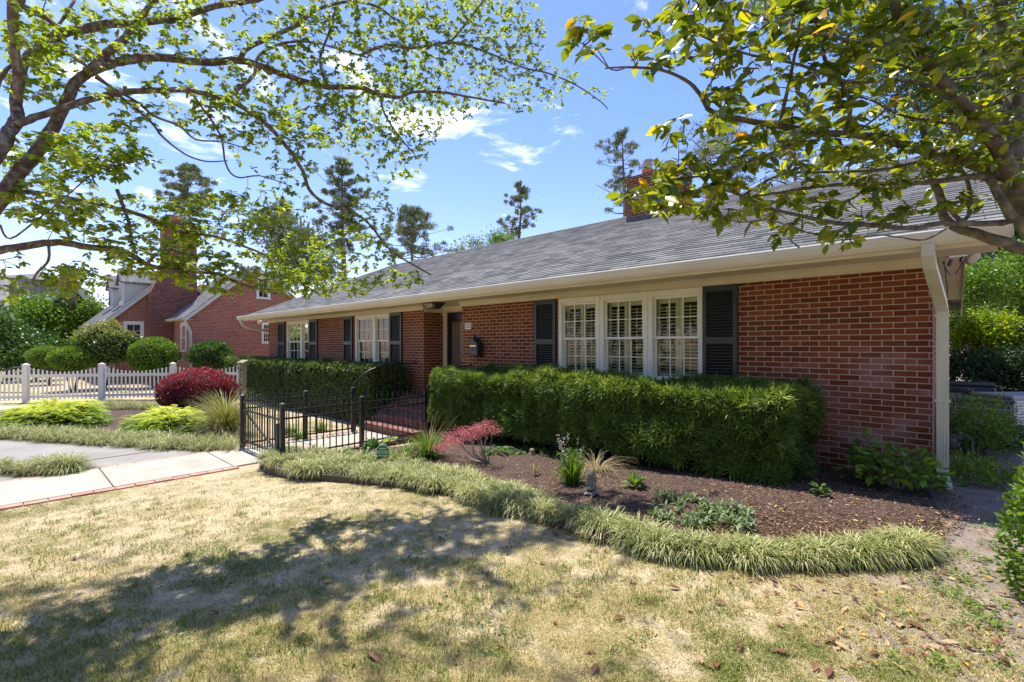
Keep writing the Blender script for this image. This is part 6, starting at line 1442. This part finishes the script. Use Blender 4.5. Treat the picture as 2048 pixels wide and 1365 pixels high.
# ---- left tree
tb = GD(-150, 3.3); lt = thing('spring_tree', 'near tree on the left with peeling lichen covered limbs and fresh yellow green leaves', 'tree', tuple(tb))
trunk_top = D(-70, 470, 3.1)
mb = MB(); tp = smooth_path([tb-Vector((0, 0, .2)), tb+Vector((.02, .02, .6)), D(-110, 800, 3.2), D(-80, 600, 3.1), trunk_top], 4); mb.tube(tp, [.17-.06*i/(len(tp)-1) for i in range(len(tp))], 14, jit=.06); obj('trunk', mb, M['bark'], lt, smooth=True)
L_LIMBS = [
 ([(-70, 480), (0, 404), (34, 349), (86, 291), (113, 246), (137, 192), (157, 161), (185, 137), (205, 113), (239, 86), (260, 62), (284, 31), (308, 0), (340, -60)], 3.1, 3.5, 27, 7),
 ([(176, 145), (205, 133), (239, 123), (291, 115), (342, 118), (410, 125), (479, 121), (513, 130), (581, 154), (650, 174), (720, 175), (754, 188), (798, 195), (826, 185), (884, 185), (942, 195), (1010, 207)], 3.25, 4.6, 19, 3),
 ([(-70, 420), (0, 298), (21, 260), (34, 239), (31, 205), (38, 154), (51, 123), (79, 96), (130, 65), (171, 58), (222, 48), (267, 48), (318, 40), (342, 41), (393, 24), (445, 10), (513, 0), (560, -20)], 2.9, 4.0, 24, 9),
 ([(34, 250), (68, 236), (120, 219), (171, 202), (239, 186), (308, 181), (376, 181), (428, 192), (462, 202), (513, 233), (547, 263), (581, 304), (605, 342), (619, 380), (650, 407), (700, 421), (740, 450), (780, 500), (835, 535), (862, 550)], 3.0, 3.9, 14, 3),
 ([(10, -60), (24, 0), (27, 68), (34, 137), (36, 200)], 2.8, 2.9, 18, 13),
 ([(34, 7), (80, 30), (127, 62)], 2.8, 2.95, 9, 10),
 ([(-110, 540), (-40, 508), (0, 501), (59, 491), (117, 485), (176, 494), (234, 500), (264, 511), (293, 529), (337, 541), (381, 544), (439, 549), (469, 564), (513, 578), (560, 590)], 2.9, 3.5, 18, 3),
 ([(-90, 420), (20, 386), (68, 386), (137, 397), (205, 410), (274, 428), (325, 448), (360, 463), (390, 467), (439, 476), (498, 497), (542, 517), (600, 564), (640, 590)], 3.2, 4.0, 11, 3),
 ([(130, 103), (178, 137), (239, 192), (301, 243), (325, 274), (369, 308), (410, 323), (455, 322)], 3.2, 3.6, 7, 2),
 ([(190, 155), (274, 205), (308, 232), (359, 253), (393, 280), (445, 284), (500, 300)], 3.3, 3.7, 6, 2),
 ([(482, 116), (496, 96), (547, 72), (598, 48), (633, 20), (700, 3), (754, 14), (790, 40)], 3.7, 4.0, 10, 4),
 ([(458, 192), (506, 154), (513, 120), (534, 99), (581, 84), (633, 86), (668, 96), (737, 116)], 3.5, 3.9, 7, 3),
 ([(720, 112), (771, 91), (822, 97), (891, 86), (925, 89), (976, 106), (1045, 135), (1096, 147), (1147, 168), (1199, 202), (1216, 219)], 3.9, 4.5, 6, 2),
 ([(380, 181), (400, 210), (440, 270), (452, 330), (475, 355), (520, 352), (570, 368)], 3.4, 3.6, 5, 2),
 ([(0, 450), (20, 478), (75, 440), (130, 395), (200, 340), (270, 325)], 2.7, 2.9, 4, 2),
 ([(96, 480), (97, 520), (75, 545), (62, 570)], 2.9, 2.9, 5, 4),
 ([(234, 380), (256, 440), (262, 480), (268, 500)], 3.2, 3.1, 7, 4),
 ([(655, 176), (640, 120), (660, 60), (680, -20)], 3.8, 4.2, 6, 3),
 ([(760, 190), (770, 230), (800, 275), (830, 310)], 4.1, 4.2, 5, 2),
 ([(900, 86), (930, 50), (960, 10), (990, -30)], 4.2, 4.4, 5, 3),
 ([(-40, 330), (0, 160), (60, 110), (110, 60), (150, 0)], 3.0, 3.3, 8, 5),
 ([(293, 529), (330, 500), (380, 510), (450, 520), (520, 560), (575, 548)], 3.1, 3.4, 6, 2),
]
Lb = [(450, 60, 190, 90, 9), (720, 90, 190, 110, 16), (930, 110, 150, 110, 14), (1060, 160, 90, 70, 6), (560, 170, 150, 80, 9), (780, 240, 110, 90, 11), (650, 240, 90, 60, 5), (480, 240, 110, 60, 5), (830, 50, 260, 60, 10),
      (200, 60, 190, 70, 7), (60, 110, 70, 100, 3), (320, 210, 110, 50, 2.5), (210, 150, 150, 80, 2.5), (90, 160, 50, 40, 1), (90, 320, 90, 60, 4), (200, 290, 90, 50, 4), (250, 330, 90, 30, 3), (110, 400, 100, 55, 5), (270, 450, 170, 60, 9), (430, 440, 120, 55, 8), (480, 545, 150, 45, 9), (600, 520, 70, 55, 6), (700, 520, 90, 60, 4.5), (640, 575, 110, 22, 4), (330, 520, 120, 40, 6), (150, 560, 75, 30, 2.5), (740, 430, 50, 70, 3), (560, 300, 110, 60, 3.5), (800, 560, 55, 16, 1.3), (770, 300, 90, 70, 6), (560, 400, 60, 50, 1.5),
      (1190, 150, 50, 50, 1.5), (30, 560, 40, 50, .6), (870, 170, 120, 80, 6), (1000, 50, 100, 60, 5)]
def lclip(x, y):
    up = np.where(x > 1000, 40+(x-1000)*.55-40, -999)
    low = np.interp(x, [-80, 60, 130, 200, 300, 420, 560, 640, 760, 850, 880, 900, 1010, 1100, 1180, 1260], [600, 620, 640, 600, 600, 605, 630, 640, 625, 590, 560, 300, 260, 220, 210, 225])
    hole = ((np.hypot((x-400)/150, (y-345)/45) < 1) & (RNG.random(len(x)) < .8)) | (np.hypot((x-700)/65, (y-345)/55) < 1) & (RNG.random(len(x)) < .75)
    up2 = np.where(x > 1090, np.interp(x, [1090, 1250], [120, 190]), -500)
    return (y < low) & (y > up2) & ~hole
DSC[0] = .38
nL = canopy(lt, L_LIMBS, Lb, 5900, M['bark'], M['left_leaf'], .041, 8, .35, .0022, lclip, maxtw=1.3, lw=.62, shape=LEAF6, droop=.25)
DSC[0] = 0.0
# canopy above the frame, so the tree casts the shade on the lawn
L2 = [([(308, 0), (330, -150), (360, -350), (420, -600)], 3.5, 4.0, 14, 6), ([(34, 0), (80, -200), (60, -500), (100, -800)], 2.9, 3.4, 20, 8), ([(560, -20), (650, -150), (760, -300), (850, -420)], 4.0, 4.2, 9, 4), ([(80, -200), (250, -380), (500, -560), (700, -750)], 3.0, 3.4, 12, 5)]
lt2 = lt
canopy(lt, L2, [(300, -350, 420, 260, 8), (650, -250, 380, 220, 8), (150, -700, 350, 250, 5), (600, -700, 350, 250, 5), (850, -120, 200, 100, 1), (200, -100, 260, 100, 4)], 520, M['bark'], M['left_leaf'], .050, 7, .5, .003, lambda x, y: y < -30, lw=.62, shape=LEAF4, reach=260, maxtw=1.6)

canopy(lt, [([(-200, -60), (100, -160), (400, -170), (700, -150), (950, -110)], 5.0, 6.0, 12, 4), ([(-100, -300), (200, -380), (500, -360), (760, -300)], 5.2, 6.0, 12, 4)],
       [(300, -150, 420, 90, 6), (750, -130, 230, 70, 3), (350, -330, 420, 120, 5), (-100, -150, 250, 200, 3)], 560, M['bark'], M['left_leaf'], .045, 8, .4, .003, lambda x, y: y < -25, lw=.62, shape=LEAF4, reach=320, maxtw=2.2)
# ---- right camellia tree
cb = GD(2260, 2.9); ct_ = thing('camellia_tree', 'near camellia tree on the right with crooked grey limbs and glossy yellow green leaves', 'tree', tuple(cb))
mb = MB(); tp = smooth_path([cb-Vector((0, 0, .2)), D(2240, 1000, 2.8), D(2150, 620, 2.5), D(2060, 420, 2.4), D(2028, 350, 2.35)], 4); mb.tube(tp, [.085-.03*i/(len(tp)-1) for i in range(len(tp))], 12, jit=.08); obj('trunk', mb, M['bark_grey'], ct_, smooth=True)
R_LIMBS = [
 ([(2030, 360), (2027, 291), (2031, 233), (2023, 137), (2002, 42), (1990, -60)], 2.35, 2.5, 34, 22),
 ([(2035, 380), (2023, 345), (1989, 283), (1948, 233), (1906, 187), (1865, 137), (1823, 83), (1794, 25), (1780, -60)], 2.3, 1.9, 30, 16),
 ([(2035, 365), (1990, 345), (1927, 322), (1865, 307), (1782, 283), (1719, 270), (1636, 266), (1566, 253), (1491, 241), (1424, 224), (1404, 195), (1379, 166), (1325, 141), (1254, 135), (1210, 137)], 2.35, 2.0, 22, 3),
 ([(2120, 520), (2048, 500), (1990, 480), (1948, 466), (1906, 453), (1886, 430), (1881, 395), (1857, 341), (1848, 270), (1840, 233), (1820, 180)], 2.3, 2.6, 24, 7),
 ([(2110, 425), (2048, 437), (1990, 447), (1886, 447), (1823, 457), (1740, 451), (1678, 447), (1636, 440), (1574, 426), (1532, 415), (1491, 395), (1433, 378), (1370, 385), (1320, 395)], 2.4, 1.9, 13, 3),
 ([(2060, 470), (2027, 436), (2002, 399), (1981, 361), (1948, 353), (1906, 359), (1840, 366), (1740, 368), (1650, 372), (1560, 385), (1480, 400)], 2.3, 2.2, 18, 4),
 ([(1880, 395), (1920, 440), (1940, 420), (1930, 350), (1880, 300), (1860, 230)], 2.4, 2.5, 9, 5),
 ([(1636, 266), (1560, 300), (1480, 330), (1420, 350), (1340, 360), (1285, 375)], 2.1, 1.8, 6, 3),
 ([(1560, 253), (1575, 180), (1590, 110), (1600, 70)], 2.1, 2.0, 8, 5),
 ([(1690, 270), (1700, 200), (1650, 120), (1640, 60), (1600, 0)], 2.1, 2.0, 8, 5),
 ([(1906, 187), (1800, 160), (1700, 165), (1600, 130), (1500, 110), (1440, 90), (1380, 60)], 2.1, 1.9, 8, 3),
 ([(1823, 83), (1740, 90), (1650, 70), (1560, 50), (1480, 20), (1400, 10)], 1.9, 1.8, 8, 3),
 ([(1480, 395), (1560, 350), (1650, 345), (1760, 340), (1850, 320)], 2.2, 2.4, 5, 6),
 ([(1700, 449), (1660, 470), (1600, 462), (1540, 440), (1480, 445), (1440, 430)], 2.1, 1.9, 5, 2),
 ([(1404, 195), (1425, 160), (1440, 120), (1420, 80)], 2.0, 1.9, 4, 2),
 ([(1740, 368), (1700, 400), (1640, 405), (1590, 395), (1540, 410)], 2.2, 2.0, 5, 2),
 ([(1900, 453), (1850, 480), (1800, 475), (1750, 470), (1700, 480)], 2.2, 2.0, 4, 2),
 ([(1880, -30), (1930, 20), (1960, 90), (1990, 180), (2020, 280)], 2.4, 2.4, 7, 12),
 ([(2048, 60), (1960, 75), (1900, 110), (1830, 150), (1770, 220), (1720, 260)], 2.0, 2.1, 6, 4),
 ([(2048, 150), (1980, 150), (1900, 160), (1830, 140), (1760, 120), (1690, 125), (1630, 130)], 2.2, 2.1, 7, 3),
 ([(2048, 240), (1960, 250), (1880, 245), (1800, 230), (1740, 200), (1690, 190)], 2.3, 2.2, 7, 3)]
Rb = [(1500, 40, 190, 60, 9), (1700, 40, 180, 70, 10), (1900, 60, 160, 90, 10), (1400, 90, 90, 80, 4), (1560, 170, 150, 80, 7), (1750, 180, 150, 90, 9), (1950, 200, 110, 120, 9), (1440, 250, 60, 60, 2.2), (1600, 290, 150, 50, 5), (1780, 320, 150, 50, 5), (1950, 350, 100, 80, 5), (1370, 350, 70, 35, 3.2), (1320, 395, 75, 30, 4), (1450, 400, 90, 40, 4), (1590, 420, 110, 45, 3.6), (1760, 420, 130, 35, 2.4), (1290, 90, 50, 70, 1.8), (1170, 75, 40, 45, .7), (1350, 250, 40, 40, .8), (1680, 480, 30, 20, .6), (1565, 475, 20, 20, .5), (1620, 330, 220, 70, 5), (2020, 120, 60, 120, 4), (1880, 270, 130, 60, 5)]
def rclip(x, y):
    low = np.interp(x, [1100, 1200, 1240, 1300, 1440, 1560, 1640, 1700, 1760, 1900, 2048], [120, 110, 440, 445, 470, 495, 500, 505, 480, 470, 420])
    left = np.interp(y, [0, 60, 150, 220, 300, 380, 450], [1255, 1235, 1250, 1330, 1300, 1225, 1240])
    iso = (np.hypot((x-1165)/45, (y-75)/45) < 1)
    hole = (np.hypot((x-1360)/60, (y-215)/35) < 1) | (np.hypot((x-1260)/60, (y-215)/70) < 1)
    return (((y < low) & (x > left)) & ~hole) | iso
canopy(ct_, R_LIMBS, Rb, 1500, M['bark_grey'], M['camellia'], .060, 5, .32, .0028, rclip, lw=.50, shape=LEAF6, droop=.30, reach=170, leafvar=(.55, 1.45), up_n=.5)
tw_l = [([(1254, 135), (1224, 140), (1185, 105), (1165, 85)], 1.9, 1.8, 3, 2)]
canopy(ct_, tw_l, [(1160, 70, 34, 34, 1), (1175, 50, 25, 20, 1)], 14, M['bark_grey'], M['camellia'], .06, 4, .1, .0022, lambda x, y: x > 0, lw=.5, droop=.1)
canopy(ct_, [([(1990, -60), (1950, -300), (1900, -600)], 2.5, 2.6, 22, 8), ([(1780, -60), (1650, -250), (1500, -400)], 1.9, 2.1, 14, 5), ([(2030, 0), (2300, -200), (2500, -200)], 2.4, 2.4, 16, 6)], [(1900, -350, 350, 250, 8), (1550, -200, 250, 150, 5), (2350, -100, 250, 300, 6), (2300, 400, 160, 260, 4)], 420, M['bark_grey'], M['camellia'], .066, 6, .4, .003, lambda x, y: (y < -20) | (x > 2090), lw=.5, shape=LEAF4, reach=260, maxtw=1.5)

# ------------------------------------------------------------------ fallen leaves: one of each kind, then copies
def fleaf(name, label, L_, w, curl, tint, p, cat='fallen leaf', group='fallen leaves on the lawn'):
    V, F, T = leaf_arrays([(0, 0, 0)], [(1, 0, 0)], [(0, 0, 1)], L_, w, LEAF6, np.array([tint]), np.array([curl])); V[:, 2] = V[:, 2]+.006; V[:, 0] -= L_/2
    return tag(np_mesh(name, V, F, M['deadleaf'], T, base=(0, 0, 0)), label, cat, group)
kinds = [fleaf('fallen_leaf', 'brown curled leaf lying on the lawn', .075, .032, .05, .2, None), fleaf('fallen_leaf', 'brown curled leaf lying on the lawn', .06, .03, .04, .45, None), fleaf('fallen_leaf', 'pale tan dry leaf lying on the lawn', .065, .024, .02, .78, None)]
yk = fleaf('yellow_leaf', 'yellow fallen leaf on the shaded grass left of centre', .07, .05, .02, 1.0, None)
g = G(656, 1166); yk.location = (g.x, g.y, g.z+.008); yk.rotation_euler = (.1, .1, .6)
spots = [(820, 1118), (745, 1320), (1210, 1105), (1050, 1080), (1110, 1072), (1265, 1167), (1155, 1195), (1310, 1270), (1440, 1210), (1560, 1255), (1660, 1288), (1680, 1296), (1750, 1312), (1420, 1340), (1435, 1335), (1400, 1325), (1480, 1300), (1180, 1310), (1190, 1345), (930, 1290), (755, 1323), (610, 1290), (640, 1255), (560, 1100), (210, 1228), (150, 1120), (180, 1062), (330, 1118), (430, 1230), (320, 1175), (1500, 1165), (1520, 1160), (1545, 1162), (1640, 1165), (1700, 1175), (1810, 1180), (1870, 1165), (1890, 1150), (1940, 1200), (1960, 1210), (1980, 1220), (1850, 1240), (1830, 1255), (1900, 1290), (1940, 1300), (1990, 1290), (2010, 1330), (1870, 1300), (1660, 1350), (1630, 1340), (1350, 1180), (1380, 1225), (1300, 1210), (1085, 1130), (1000, 1300), (880, 1210), (880, 1080), (700, 1090), (1590, 1180), (1750, 1180), (1560, 1310), (1820, 1310), (1730, 1240), (1690, 1225), (1240, 1240), (1110, 1250), (975, 1150)]
used = set()
for i, (px, py) in enumerate(spots):
    j = 2 if i % 4 == 3 else i % 2; src = kinds[j]; g = G(px, py); z = g.z+.012
    if j not in used: o = src; used.add(j)
    else: o = src.copy(); COL.objects.link(o)
    o.location = (g.x, g.y, z); o.rotation_euler = (random.uniform(-.35, .35), random.uniform(-.3, .3), random.uniform(0, 6.28)); s = random.uniform(.75, 1.25); o.scale = (s, s, s)
    o['label'] = ['brown curled leaf lying on the lawn', 'brown curled leaf lying on the lawn', 'pale tan dry leaf lying on the lawn'][j]
for nm, lab in (('brown curled leaf lying on the lawn', 0), ('pale tan dry leaf lying on the lawn', 1)):
    for o in bpy.data.objects:
        if o.get('label') == nm: o['group'] = ['brown curled leaves on the lawn', 'pale dry leaves on the lawn'][lab]
# fine litter in the bed and soil: uncountable
pts = []
while len(pts) < 700:
    px, py = RNG.uniform(1150, 2040), RNG.uniform(985, 1340); g = G(px, py)
    if px > 1450+(py-1150)*1.2 or py < 1080:
        b = GB(px, py) if py < 1080 else g; pts.append((b.x, b.y, b.z+.012))
P = np.array(pts); d = rdir(len(P)); d[:, 2] *= .3; Ln = RNG.uniform(.02, .06, len(P)); tag(leaves('leaf_litter', P, d, rdir(len(P))*.3+np.array([0, 0, 1.]), Ln, Ln*.42, M['deadleaf'], shape=LEAF6), kind='stuff')
